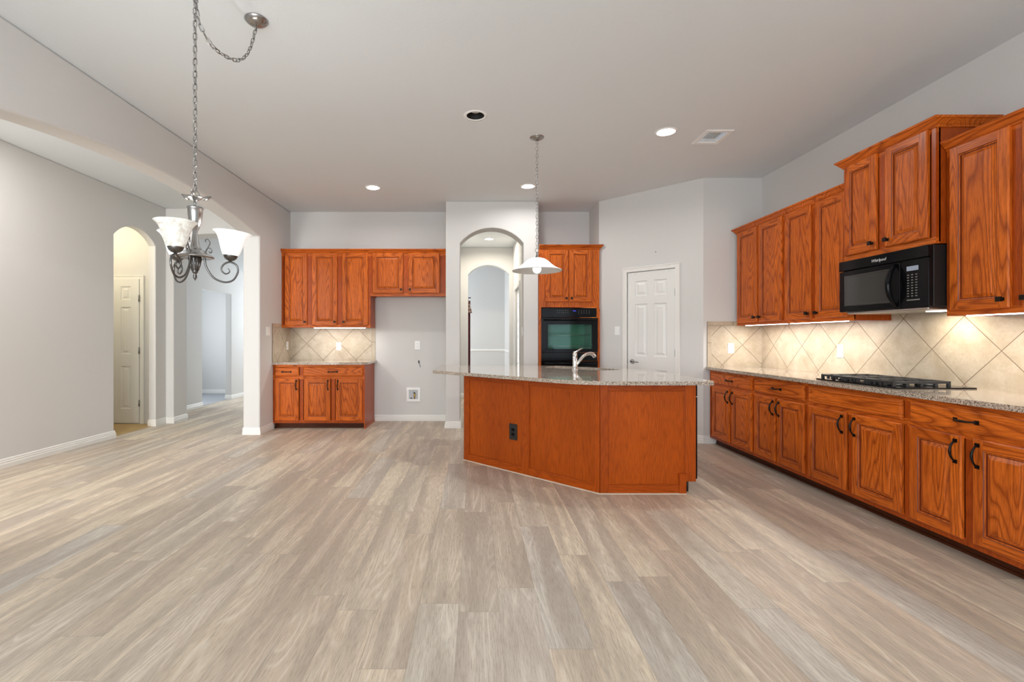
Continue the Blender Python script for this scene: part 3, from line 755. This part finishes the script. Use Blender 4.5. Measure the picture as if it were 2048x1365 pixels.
for r_ in range(9):
    for q in range(3): key(.598 + q * .030, .612 + q * .030, .003, .004, .085 + r_ * .0175, .091 + r_ * .0175, cp)
key(.595, .690, .003, .004, .058, .066, cp)
text('brand_lettering', 'Whirlpool', .030, M_LOGO, mw, (.375, -.001, h - .040), (R(90), 0, 0), shear=.2)
m = MB(); m.box(.06, w - .02, .02, .40, -.006, .011); m.build('underside_plate', M_STEEL, mw, bevel=.004)
MB().box(.50, .60, .22, .30, -.010, -.005).build('cooking_lamp', M_LED, mw)
area('cooktop_lamp', (.55, .26, -.012), (0, 0, 0), .10, .08, 2.2, (1, .86, .68), mw)

# ---- cooktop
ck = thing('cooktop', 'black five-burner gas cooktop set in the right granite counter', 'cooktop', (2.73, 3.87, CT), RZ)
MB().box(0, .75, 0, .515, .0005, .009).build('glass_base', M_BLACK, ck, bevel=.003)
BUR = [(.15, .13, .040), (.15, .36, .034), (.36, .25, .052), (.575, .13, .034), (.575, .36, .040)]
for bx, by, br in BUR:
    m = MB(); m.lathe([(0, .009), (br + .012, .009), (br + .010, .018), (br, .020), (br, .027), (br * .9, .030), (0, .031)], (bx, by, 0), 24); m.build('burner', M_IRON, ck)
for gx0, gx1 in ((.03, .255), (.26, .465), (.47, .695)):
    m = MB(); zt0, zt1 = .030, .046; y0, y1 = .02, .40
    for q in ((gx0, gx1, y0, y0 + .014), (gx0, gx1, y1 - .014, y1), (gx0, gx0 + .014, y0 + .014, y1 - .014), (gx1 - .014, gx1, y0 + .014, y1 - .014)): m.box(q[0], q[1], q[2], q[3], zt0, zt1)
    mx = (gx0 + gx1) / 2; m.box(mx - .006, mx + .006, y0 + .014, y1 - .014, zt0 + .001, zt1 + .002)
    for yy in (.10, .20, .30): m.box(gx0 + .014, gx1 - .014, yy - .005, yy + .005, zt0 + .001, zt1 + .001)
    for fx in (gx0 + .008, gx1 - .008):
        for fy in (y0 + .010, y0 + .095, (y0 + y1) / 2, y1 - .095, y1 - .010): m.box(fx - .008, fx + .008, fy - .010, fy + .010, .009, zt0)
    for fx in (gx0 + .07, mx, gx1 - .07): m.box(fx - .009, fx + .009, y0, y0 + .014, .012, zt0)
    m.build('grate', M_IRON, ck, bevel=.002)

# ------------------------------------------------------------------ island
IS = [(-.11, 4.803), (.969, 3.756), (1.712, 3.756), (1.712, 5.0), (1.02, 5.69), (-.11, 5.69)]
isl = thing('kitchen_island', 'angled oak kitchen island with flat framed panels under the granite top', 'island', (0, 0, 0))
def offset_poly(P, t):
    out = []; n = len(P)
    for i in range(n):
        a, b, c_ = Vector(P[i - 1]), Vector(P[i]), Vector(P[(i + 1) % n]); d1 = (b - a).normalized(); d2 = (c_ - b).normalized()
        n1 = Vector((-d1.y, d1.x)); n2 = Vector((-d2.y, d2.x)); mt = (n1 + n2) / (1 + n1.dot(n2)); out.append((b.x + mt.x * t, b.y + mt.y * t))
    return out
IN0 = offset_poly(IS, .004); IN = offset_poly(IS, .024)
m = MB(); n = len(IS); ITOP = CT - CTH
for i in range(n):
    j = (i + 1) % n
    if i == 2:
        for ya, yb in ((3.76, 3.798), (4.408, IN0[3][1])): m.box(1.69, 1.708, ya, yb, .095, ITOP)
        m.box(1.62, 1.636, 3.776, 4.98, 0, .095)
        m.box(1.15, 1.69, 3.780, 3.796, .095, ITOP); m.box(1.15, 1.69, 4.408, 4.424, .095, ITOP)
        continue
    m.prism([IN0[i], IN0[j], IN[j], IN[i]], .0 if i != 1 else .095, ITOP)
m.box(.98, 1.636, 3.760, 3.776, 0, .095)
m.build('body', OAK_D, isl)
def framed(name, p0, p1, stiles, z_rails, clip=None):
    # a veneered panel with applied frame; stiles = [(x0,x1)], local x along p0->p1, outward = -y
    p0 = Vector(p0); p1 = Vector(p1); L = (p1 - p0).length; a = math.atan2((p1 - p0).y, (p1 - p0).x)
    v = MB(); f = MB(); zb, zt = z_rails
    v.box(0, L, 0, .004, .0 if not clip else .0, ITOP)
    for x0, x1 in stiles: f.box(x0, x1, -.010, 0, 0 if not (clip and x1 > L - .001) else .095, ITOP)
    for (x0, x1), (x2, x3) in zip(stiles[:-1], stiles[1:]):
        f.box(x1, x2, -.010, 0, 0, zb, 1); f.box(x1, x2, -.010, 0, zt, ITOP, 1)
        # cove moulding inside the frame
        for q in ((x1, x1 + .008, zb, zt), (x2 - .008, x2, zb, zt), (x1 + .008, x2 - .008, zb, zb + .008), (x1 + .008, x2 - .008, zt - .008, zt)): f.box(q[0], q[1], -.005, 0, q[2], q[3])
    if clip: v = MB(); v.box(0, L - .076, 0, .004, 0, ITOP); v.box(L - .076, L, 0, .004, .095, ITOP)
    o = v.build(name, OAK_P, isl, (p0.x, p0.y, 0), a)
    f.build('panel_frame', [OAK_F, OAK_FH], o, bevel=.003)
    return o
LS = (Vector(IS[1]) - Vector(IS[0])).length
framed('back_panel', IS[0], IS[1], [(0, .072), (.737, .815), (1.462, LS)], (.067, .80))
op = framed('end_panel', IS[1], IS[2], [(0, .062), (.660, .743)], (.067, .80), clip=True)
m = MB(); m.box(.612, .667, -.016, -.0, .0, .150); m.box(.606, .673, -.020, 0, .150, .158); m.build('corner_block', OAK_F, isl, (IS[1][0], IS[1][1], 0), 0, bevel=.002)
m = MB(); pr = [(0, 0), (.012, 0), (.010, .004), (0, .006)]; m.sweep([(-.116, 4.797), (.965, 3.746), (1.636, 3.746)], pr); m.build('caulk_bead', M_CAULK, isl)
d0 = (Vector(IS[1]) - Vector(IS[0])).normalized(); oc_ = Vector(IS[0]) + d0 * .632; ai = math.atan2(d0.y, d0.x)
m = MB(); m.box(-.045, .045, -.008, -.0, -.072, .072); pl = m.build('outlet_plate', M_BLACKM, isl, (oc_.x, oc_.y, .362), ai, bevel=.003); pl['label'] = 'black outlet plate'
m = MB()
for zz in (-.02, .02): m.box(-.017, .017, -.011, -.008, zz - .014, zz + .014)
m.build('receptacle', M_BLACK, pl, bevel=.003)
# island countertop with its sink cut-out
E1 = Vector((1, -1)).normalized(); E2 = Vector((1, 1)).normalized()
def EE(a, b): p = E1 * a + E2 * b; return (p.x, p.y)
def fillet(P, i, r, n=10):
    a, b, c_ = Vector(P[i - 1]), Vector(P[i]), Vector(P[(i + 1) % len(P)]); d1 = (a - b).normalized(); d2 = (c_ - b).normalized()
    half = d1.angle(d2) / 2; tl = r / math.tan(half); A, B = b + d1 * tl, b + d2 * tl; O = b + (d1 + d2).normalized() * (r / math.sin(half))
    v0, v1 = A - O, B - O; tot = v0.angle_signed(v1) ; out = []
    for k in range(n + 1):
        ang_ = -tot * k / n; ca, sa = math.cos(ang_), math.sin(ang_); out.append((O.x + v0.x * ca - v0.y * sa, O.y + v0.x * sa + v0.y * ca))
    return out
CTP = [(-.436, 4.925), (.83, 3.672), (1.828, 3.672), (1.828, 4.96), (1.02, 5.77), (-.42, 5.77)]
outer = []
for i in range(len(CTP)): outer += fillet(CTP, i, {1: .75, 2: .03, 3: .05, 4: .05, 0: .03, 5: .05}[i], 14 if i == 1 else 6)
hole = []
HC = [EE(-3.36, 4.33), EE(-2.50, 4.33), EE(-2.50, 4.71), EE(-3.36, 4.71)]
for i in range(4): hole += fillet(HC, i, {0: .22, 1: .22, 2: .04, 3: .04}[i], 8)
o = fill_holes(outer, [hole], CT, M_GRANITE, 'countertop', CTH)
b = o.modifiers.new('edge', 'BEVEL'); b.width = .004; b.segments = 2; b.limit_method = 'ANGLE'; b.angle_limit = R(60)
tag(o, 'large angled granite countertop on the kitchen island', 'countertop')
sk = MB(); ins = [(p[0], p[1]) for p in hole]; cxy = Vector((sum(p[0] for p in ins) / len(ins), sum(p[1] for p in ins) / len(ins)))
def ring(sc, z): return [(cxy.x + (p[0] - cxy.x) * sc, cxy.y + (p[1] - cxy.y) * sc, z) for p in ins]
rg = [ring(1.05, ITOP - .001), ring(.995, ITOP - .001), ring(.97, ITOP - .02), ring(.94, .70), ring(.85, .675), ring(.12, .668)]
for A, B in zip(rg[:-1], rg[1:]):
    for k in range(len(A)): l = (k + 1) % len(A); sk.face([A[k], A[l], B[l], B[k]], 0, True)
sk.face(rg[-1]); tag(sk.build('sink', M_STEEL, merge=True), 'undermount steel sink sunk in the island counter behind the faucet', 'sink')
fx, fy = 1.03, 5.0
fa = thing('faucet', 'chrome single-lever faucet on the island counter', 'faucet', (fx, fy, CT))
m = MB(); m.lathe([(0, 0), (.032, 0), (.032, .006), (.024, .012), (.0225, .05), (.0225, .145), (.020, .150), (0, .150)], (0, 0, 0), 24); m.build('body', M_CHROME, fa)
m = MB(); m.lathe([(.0, .150), (.022, .150), (.023, .160), (.019, .182), (.010, .192), (0, .194)], (0, 0, 0), 24)
m.tube([(0, 0, .180), (.028, .006, .197), (.06, .014, .215), (.082, .018, .224)], [.010, .009, .008, .006], 10); m.build('lever', M_CHROME, fa)
m = MB(); sp = [(.012, .006, .045), (.045, .02, .085), (.09, .04, .135), (.13, .058, .160), (.175, .078, .168), (.205, .09, .160), (.225, .10, .140), (.230, .102, .128)]
m.tube(sp, [.014, .015, .016, .017, .019, .021, .022, .019], 14); m.build('spout', M_CHROME, fa)
# dishwasher in the right side of the island
dw = thing('dishwasher', 'black dishwasher built into the right end of the island', 'dishwasher', (1.708, 3.802, 0), R(90))
MB().box(.004, .598, .02, .52, .10, .84).build('tub', M_BLACKM, dw)
MB().box(0, .602, -.042, .02, .098, .745).build('door', M_BLACK, dw, bevel=.006)
MB().box(0, .602, -.042, .02, .750, .842).build('control_panel', M_BLACK, dw, bevel=.006)
m = MB(); m.box(.004, .598, .055, .062, .004, .092); m.build('kick_plate', M_BLACKM, dw)
for x in (.012, .59): MB().tube([(x, .035, 0), (x, .035, .098)], .010, 8).build('levelling_foot', M_BLACKM, dw)

# ------------------------------------------------------------------ wall fittings
def outlet(label, loc, rotz, w=.072, h=.116, kind='outlet', name='electrical_outlet', cat='outlet', n=1):
    t = thing(name, label, cat, loc, rotz, 'white outlets and switches')
    MB().box(-w / 2, w / 2, -.006, -.0, -h / 2, h / 2).build('cover_plate', M_WHITE, t, bevel=.003)
    if kind == 'outlet':
        for zz in (-.021, .021):
            r = MB().box(-.016, .016, -.009, -.006, zz - .014, zz + .014).build('receptacle', M_WHITE, t, bevel=.003)
            sl = MB(); sl.box(-.008, -.005, -.0095, -.009, zz - .004, zz + .006); sl.box(.005, .008, -.0095, -.009, zz - .004, zz + .006); sl.build('slot', M_SLOT, r)
    else:
        for q in range(n):
            xx = (q - (n - 1) / 2) * .046; MB().box(xx - .017, xx + .017, -.010, -.006, -.033, .033).build('rocker', M_WHITE, t, bevel=.002)
    return t
def onback(u, v, y): return ((u - VPX) * y / F_PX, y, CAM_H - (v - VPY) * y / F_PX)
x, _, z = onback(677.5, 693, Y_B - .008); outlet('white outlet on the tile above the short counter', (x, Y_B - .008, z), 0)
outlet('white outlet on the tiled side wall left of the short counter', (X_L + .008, 6.90, 1.10), R(90))
x, _, z = onback(835, 691, Y_B); outlet('white outlet on the bare wall of the refrigerator space', (x, Y_B, z), 0, w=.078, h=.125)
x, _, z = onback(1461.5, 697, 5.532); outlet('white outlet on the tile in the corner by the pantry', (x, 5.532, z), 0)
yy = 3.282 * F_PX / (1681 - VPX); outlet('white outlet on the tile behind the right counter beyond the cooktop', (X_R - .008, yy, CAM_H - (703 - VPY) * yy / F_PX), RZ, h=.12)
yy = 2.70 * F_PX / (VPX - 535.5); outlet('white double switch on the arched wall beside the short counter', (X_L, yy, CAM_H - (663 - VPY) * yy / F_PX), R(90), w=.118, kind='switch', name='light_switch', cat='switch', n=2)
ps = PX0 + dirp * .27; outlet('white light switch beside the pantry door', (ps.x, ps.y, 1.305), ang, kind='switch', name='light_switch', cat='switch')
outlet('white light switch in the hall beside the glazed door', (.645, 6.62, 1.30), RZ, kind='switch', name='light_switch', cat='switch')
# ice-maker water box
x, _, z = onback(827, 789.5, Y_B)
wb = thing('water_supply_box', 'white recessed water supply box low in the refrigerator space', 'valve box', (x, Y_B, z))
m = MB()
for q in ((-.102, .102, -.102, -.066), (-.102, .102, .066, .102), (-.102, -.066, -.066, .066), (.066, .102, -.066, .066)): m.box(q[0], q[1], -.012, 0, q[2], q[3])
m.build('frame', M_WHITE, wb, bevel=.003)
MB().box(-.066, .066, -.003, -.001, -.066, .066).build('back_plate', plain('box_lining', srgb(188, 190, 196), .5), wb)
m = MB(); m.tube([(.015, -.012, -.062), (.015, -.012, .02)], .010, 10); m.tube([(.015, -.012, .0), (.040, -.020, .0)], .007, 8); m.build('valve', M_BRASS, wb)
m = MB(); m.box(.002, .028, -.024, -.012, .02, .034); m.tube([(-.045, -.008, -.06), (-.03, -.008, -.045), (-.02, -.008, -.06)], .006, 8); m.build('valve_lever', M_SLOT, wb)
x, _, z = onback(838, 723.5, Y_B)
m = MB(); m.tube([(-.006, 0, 0), (-.004, -.012, .004), (.002, -.014, -.02), (.012, -.008, -.05), (.020, -.004, -.085)], .0025, 6); m.box(-.011, .008, -.004, 0, -.024, .014)
tag(m.build('loose_cable', M_SLOT, None, (x, Y_B, z)), 'short dark loose cable end poking from the refrigerator space wall', 'cable')
nl = PX0 + dirp * .79
m = MB(); m.lathe([(0, 0), (.006, 0), (.005, .005), (0, .006)], (0, 0, 0), 10, mat=Matrix.Rotation(R(90), 3, 'X')); tag(m.build('nail', M_SLOT, None, (nl.x - .003, nl.y - .003, 2.27), ang), 'small nail in the wall above the pantry door', 'nail')
# drapery seen through the hall arch
cv = thing('hanging_drape', 'narrow dark maroon drape with plaid top beyond the hall arch', 'drape', (-.20, 10.25, 0))
m = MB(); pts = []
for k in range(17): pts.append((-.10 + .19 * k / 16, .018 * math.sin(k * 1.5)))
for k in range(16):
    a, b = pts[k], pts[k + 1]; m.face([(a[0], a[1], .02), (b[0], b[1], .02), (b[0], b[1], 2.0), (a[0], a[1], 2.0)], 0, True); m.face([(a[0], a[1] + .012, .02), (b[0], b[1] + .012, .02), (b[0], b[1] + .012, 2.0), (a[0], a[1] + .012, 2.0)], 0, True)
m.build('panel', M_MAROON, cv)
m = MB()
for k in range(14):
    z0, z1 = 1.74 + .022 * k, 1.74 + .022 * (k + 1); w0 = .125 - .006 * k; m.prism([(-.10, -.04), (w0, -.03), (w0, .04), (-.10, .05)], z0, z1)
m.build('plaid_top', M_PLAID, cv)
m = MB(); m.tube([(-.5, .0, 2.06), (.10, .0, 2.06)], .011, 10); m.build('rod', M_BRONZE, cv)

# ------------------------------------------------------------------ ceiling fittings
def recessed(label, x, y, on, power=0, color=WARM):
    t = thing('recessed_light', label, 'light', (x, y, H), 0, 'recessed ceiling lights')
    m = MB(); m.lathe([(CAN_R - .002, .0), (CAN_R - .002, -.004), (CAN_R + .004, -.007), (CAN_R + .020, -.005), (CAN_R + .023, -.0005)], (0, 0, 0), 40); m.build('trim_ring', M_WHITE, t)
    m = MB(); m.lathe([(CAN_R - .003, -.002), (CAN_R - .008, .05), (.045, .12), (0, .122)], (0, 0, 0), 32); m.build('baffle', M_CANGREY if on else M_BAFFLE, t)
    m = MB()
    if on: m.lathe([(0, .012), (.044, .014), (.055, .018), (.057, .03)], (0, 0, 0), 32)
    else: m.lathe([(0, .030), (.034, .032), (.046, .040), (.036, .10)], (0, 0, 0), 32)
    m.build('bulb', M_BULB if on else M_DIMBULB, t)
    if on: area('recessed_lamp', (0, 0, .008), (0, 0, 0), .10, .10, power, color, t, 'DISK')
recessed('lit recessed ceiling light above the short counter side', *LIGHTS_ON[0], True, 10)
recessed('lit recessed ceiling light just behind the pendant chain', *LIGHTS_ON[1], True, 10)
recessed('lit recessed ceiling light beside the ceiling vent', *LIGHTS_ON[2], True, 10)
recessed('unlit recessed ceiling light with a black inside', *LIGHT_OFF, False)
recessed('lit recessed ceiling light inside the hall beyond the arch', *HALL_LIGHT, True, 20, (1, .90, .74))
point('closet_lamp', (-5.1, 6.1, 2.6), 17, (1, .86, .60), .08)
vt = thing('ceiling_vent', 'white square air vent with grey louvres in the ceiling', 'vent', (2.1625, 4.409, H))
m = MB()
for q in ((-.122, .122, -.154, -.112), (-.122, .122, .112, .154), (-.122, -.084, -.112, .112), (.084, .122, -.112, .112)): m.box(q[0], q[1], q[2], q[3], -.008, 0)
m.build('frame', M_WHITE, vt, bevel=.003)
m = MB(); m.box(-.084, .084, .065, .072, -.006, .01); m.build('divider', M_WHITE, vt)
for k in range(9):
    m = MB(); x0 = -.075 + k * .0185; m.box(x0, x0 + .0035, -.112, .065, -.004, .003); m.build('louvre', M_WHITE, vt)
for k in range(3):
    m = MB(); y0 = .078 + k * .012; m.box(-.084, .084, y0, y0 + .002, -.003, .012); m.build('louvre', M_WHITE, vt)
MB().box(-.09, .09, -.12, .12, .035, .04).build('duct', M_VENTDARK, vt)

def smooth(P, n=4):
    out = []
    for i in range(len(P) - 1):
        p0, p1, p2, p3 = [Vector(P[max(0, min(len(P) - 1, i + q))]) for q in (-1, 0, 1, 2)]
        for k in range(n):
            t = k / n; out.append(.5 * ((2 * p1) + (p2 - p0) * t + (2 * p0 - 5 * p1 + 4 * p2 - p3) * t * t + (3 * p1 - p0 - 3 * p2 + p3) * t ** 3))
    return out + [Vector(P[-1])]
def chain(mb, pts, link=.036, wr=.0024, wd=.0085):
    # oval links along a polyline, alternate links turned a quarter
    P = [Vector(p) for p in pts]; seg = [(b - a).length for a, b in zip(P[:-1], P[1:])]; tot = sum(seg); pitch = link - 2 * wr - .001; n = max(1, int(tot / pitch))
    def at(s):
        for (a, b), l in zip(zip(P[:-1], P[1:]), seg):
            if s <= l: return a + (b - a) * (s / l)
            s -= l
        return P[-1]
    for k in range(n):
        a, b = at(k * tot / n), at((k + 1) * tot / n); c = (a + b) / 2; d = (b - a).normalized()
        ref = Vector((0, 1, 0)) if abs(d.y) < .9 else Vector((1, 0, 0)); u = d.cross(ref).normalized(); v = d.cross(u).normalized()
        if k % 2: u = v
        L = (link - 2 * wd) / 2; ring_ = []
        for q in range(14):
            t = 2 * PI * q / 14; x = math.cos(t) * wd; y = math.sin(t) * wd; y += L if y >= 0 else -L
            ring_.append(c + u * x + d * y)
        mb.tube(ring_, wr, 6, closed=True)
    return mb
# pendant over the island
px, py = .563, 4.42
pd = thing('pendant_lamp', 'white glass bell pendant lamp hanging on a chain over the island', 'lamp', (px, py, 0))
MB().lathe([(0, H - .032), (.012, H - .030), (.030, H - .022), (.058, H - .010), (.066, H - .003), (.066, H)], (0, 0, 0), 36).build('canopy', M_NICKEL, pd)
chain(MB(), [(0, 0, H - .03), (0, 0, 2.03)]).build('chain', M_NICKEL, pd)
m = MB(); m.tube([(.016 * math.cos(t), 0, 2.012 + .018 * math.sin(t)) for t in [k * PI / 8 for k in range(16)]], .003, 8, closed=True); m.lathe([(0, 2.0), (.006, 1.995), (.008, 1.975), (.020, 1.948), (.022, 1.940)], (0, 0, 0), 20); m.build('hanger', M_NICKEL, pd)
m = MB(); m.tube([(0, 0, 1.995), (-.022, 0, 2.02), (-.026, 0, 2.06), (-.016, 0, 2.10), (-.004, .002, 2.13)] + [(.004 * math.sin(k), .004 * math.cos(k), 2.16 + .05 * k) for k in range(18)], .0018, 6); m.build('cord', M_WHITE, pd)
sp_ = [(.018, 1.944), (.045, 1.943), (.075, 1.934), (.105, 1.914), (.135, 1.886), (.165, 1.862), (.195, 1.845), (.224, 1.833), (.228, 1.829)]
m = MB(); m.lathe(sp_, (0, 0, 0), 48); m.lathe([sp_[-1]] + [(r - .004, z - .006) for r, z in reversed(sp_)], (0, 0, 0), 48, m=1); m.build('shade', [M_SHADEON, plain('greyed_shade_inside', srgb(205, 206, 206), .5)], pd, merge=True)  # inner face is white glass too; greyed without glow to look shaded
m = MB(); m.lathe([(0, 1.802), (.018, 1.806), (.034, 1.820), (.040, 1.842), (.034, 1.864), (.016, 1.89), (.013, 1.93)], (0, 0, 0), 24); m.build('bulb', plain('pendant_bulb_glass', (1, 1, 1, 1), .4, emit=2, ecol=(1, .98, .95, 1)), pd)
sl = point('pendant_bulb', (0, 0, 1.785), 10, WARM, .03, pd); sd = bpy.data.lights.new('pendant_bulb', 'SPOT'); sd.energy = 16; sd.color = WARM; sd.shadow_soft_size = .03; sd.spot_size = R(168); sd.spot_blend = .25; sl.data = sd
# chandelier
cx, cy = -1.366, 2.35
cd_ = thing('chandelier', 'three-arm brushed nickel chandelier with glass bell shades on a swagged chain', 'chandelier', (cx, cy, 0))
kx, ky = -1.265 - cx, 2.787 - cy
MB().lathe([(0, H - .036), (.010, H - .034), (.028, H - .030), (.05, H - .020), (.064, H - .006), (.064, H)], (kx, ky, 0), 36).build('canopy', M_NICKEL, cd_)
m = MB(); m.tube([(0, 0, H), (0, 0, H - .02), (.012, 0, H - .032), (.016, 0, H - .045), (.006, 0, H - .056), (-.006, 0, H - .05)], .003, 8); m.build('ceiling_hook', M_NICKEL, cd_)
chain(MB(), [(0, 0, H - .045), (0, 0, 1.925)]).build('chain', M_NICKEL, cd_)
A, B = Vector((0, 0, H - .045)), Vector((kx, ky, H - .035)); sw = []
for t, z in ((0, 3.005), (.012, 2.90), (.03, 2.80), (.105, 2.738), (.25, 2.700), (.445, 2.700), (.65, 2.728), (.80, 2.79), (.895, 2.87), (.965, 2.965), (1, 3.015)):
    sw.append(Vector((kx * t, ky * t, z)))
sw = smooth(sw, 4)
chain(MB(), sw).build('swag_chain', M_NICKEL, cd_)
m = MB(); cp_ = [(.006 * math.sin(k * 1.3), .006 * math.cos(k * 1.1), 1.93 + (H - .05 - 1.93) * k / 30) for k in range(31)]; m.tube(cp_, .0014, 5)
m.tube([p + Vector((0, 0, -.008 * math.sin(i * 1.7))) for i, p in enumerate(sw)], .0014, 5); m.build('cord', M_NICKEL, cd_)
m = MB(); m.tube([(.0205 * math.cos(t), 0, 1.908 + .0205 * math.sin(t)) for t in [k * PI / 10 for k in range(20)]], .0028, 8, closed=True); m.build('top_ring', M_NICKEL, cd_)
m = MB(); m.lathe([(0, 1.870), (.006, 1.872), (.009, 1.880), (.018, 1.884), (.030, 1.892), (.044, 1.897), (.043, 1.899), (.026, 1.895), (0, 1.890)], (0, 0, 0), 28)
for a in (100, 220, 340):
    ca, sa = math.cos(R(a + 70)), math.sin(R(a + 70)); m.tube([(ca * .035, sa * .035, 1.895), (ca * .055, sa * .055, 1.905), (ca * .074, sa * .074, 1.916)], [.008, .010, .003], 8)
m.build('leaf_cup', M_NICKEL, cd_)
m = MB(); m.lathe([(0, 1.885), (.006, 1.884), (.006, 1.872), (.009, 1.865), (.006, 1.858), (.012, 1.852), (.036, 1.848), (.038, 1.843), (.034, 1.838), (.033, 1.81), (.028, 1.775), (.018, 1.745), (.012, 1.732), (.012, 1.720), (.016, 1.69), (.022, 1.66), (.030, 1.642), (.050, 1.634), (.052, 1.624), (.075, 1.614), (.084, 1.607), (.083, 1.603), (.03, 1.606), (0, 1.606)], (0, 0, 0), 40); m.build('column', M_NICKEL, cd_)
m = MB(); m.lathe([(.0, 1.606), (.028, 1.606), (.026, 1.595), (.020, 1.565), (.013, 1.537), (.014, 1.533), (.011, 1.530), (.006, 1.524), (.009, 1.514), (.009, 1.507), (.004, 1.497), (0, 1.490)], (0, 0, 0), 24)
for k in range(12):
    a = k * PI / 6; m.tube([(.026 * math.cos(a), .026 * math.sin(a), 1.600), (.020 * math.cos(a), .020 * math.sin(a), 1.566), (.013 * math.cos(a), .013 * math.sin(a), 1.54)], [.0045, .004, .003], 6)
m.build('finial', M_ARM, cd_)
ARM = [(.042, 1.613), (.044, 1.575), (.062, 1.533), (.089, 1.504), (.129, 1.491), (.164, 1.502), (.183, 1.532), (.188, 1.555), (.18, 1.581), (.152, 1.594), (.125, 1.581), (.113, 1.558), (.119, 1.542), (.134, 1.533), (.148, 1.541), (.150, 1.552), (.142, 1.562)]
SHP = [(.030, 1.622), (.038, 1.632), (.046, 1.652), (.053, 1.676), (.060, 1.700), (.068, 1.720), (.079, 1.736), (.089, 1.743)]
for a, on in ((30, 1), (150, 1), (270, 0)):
    ca, sa = math.cos(R(a)), math.sin(R(a)); cur = smooth(ARM)
    m = MB(); m.tube([(p[0] * ca, p[0] * sa, p[1]) for p in cur], [.0048 - .0026 * max(0, (i - len(cur) * .6) / (len(cur) * .4)) for i in range(len(cur))], 10)
    S = smooth([(.050, 1.626), (.046, 1.640), (.055, 1.655), (.068, 1.652), (.072, 1.638), (.064, 1.632), (.060, 1.640)]) 
    m.tube([(p[0] * ca, p[0] * sa, p[1]) for p in S], .0026, 7)
    S = smooth([(.048, 1.640), (.056, 1.660), (.064, 1.680), (.056, 1.698), (.044, 1.694), (.046, 1.684)])
    m.tube([(p[0] * ca, p[0] * sa, p[1]) for p in S], .0026, 7)
    m.build('arm', M_ARM, cd_)
    X, Y = .152 * ca, .152 * sa
    def tilt(mm):
        if a != 30: return
        M_ = Matrix.Rotation(R(5), 3, 'Y'); c_ = Vector((X, Y, 1.594))
        mm.v = [tuple(M_ @ (Vector(p) - c_) + c_) for p in mm.v]
    m = MB(); m.lathe([(0, 1.592), (.006, 1.594), (.008, 1.600), (.018, 1.603), (.028, 1.612), (.034, 1.626), (.0335, 1.634), (.030, 1.634)], (X, Y, 0), 28); tilt(m); cup = m.build('shade_cup', M_ARM, cd_)
    m = MB(); m.lathe(SHP + [(r - .003, z - .0005) for r, z in reversed(SHP)], (X, Y, 0), 40); tilt(m); m.build('lamp_shade', M_SHADEON if on else M_SHADEOFF, cd_)
    m = MB(); m.lathe([(.010, 1.62), (.012, 1.645), (.022, 1.665), (.026, 1.685), (.018, 1.705), (0, 1.712)], (X, Y, 0), 20); m.build('bulb', M_BULB if on else M_DIMBULB, cd_)
    if on: point('chandelier_bulb', (X, Y, 1.728), 6, WARM, .025, cd_)
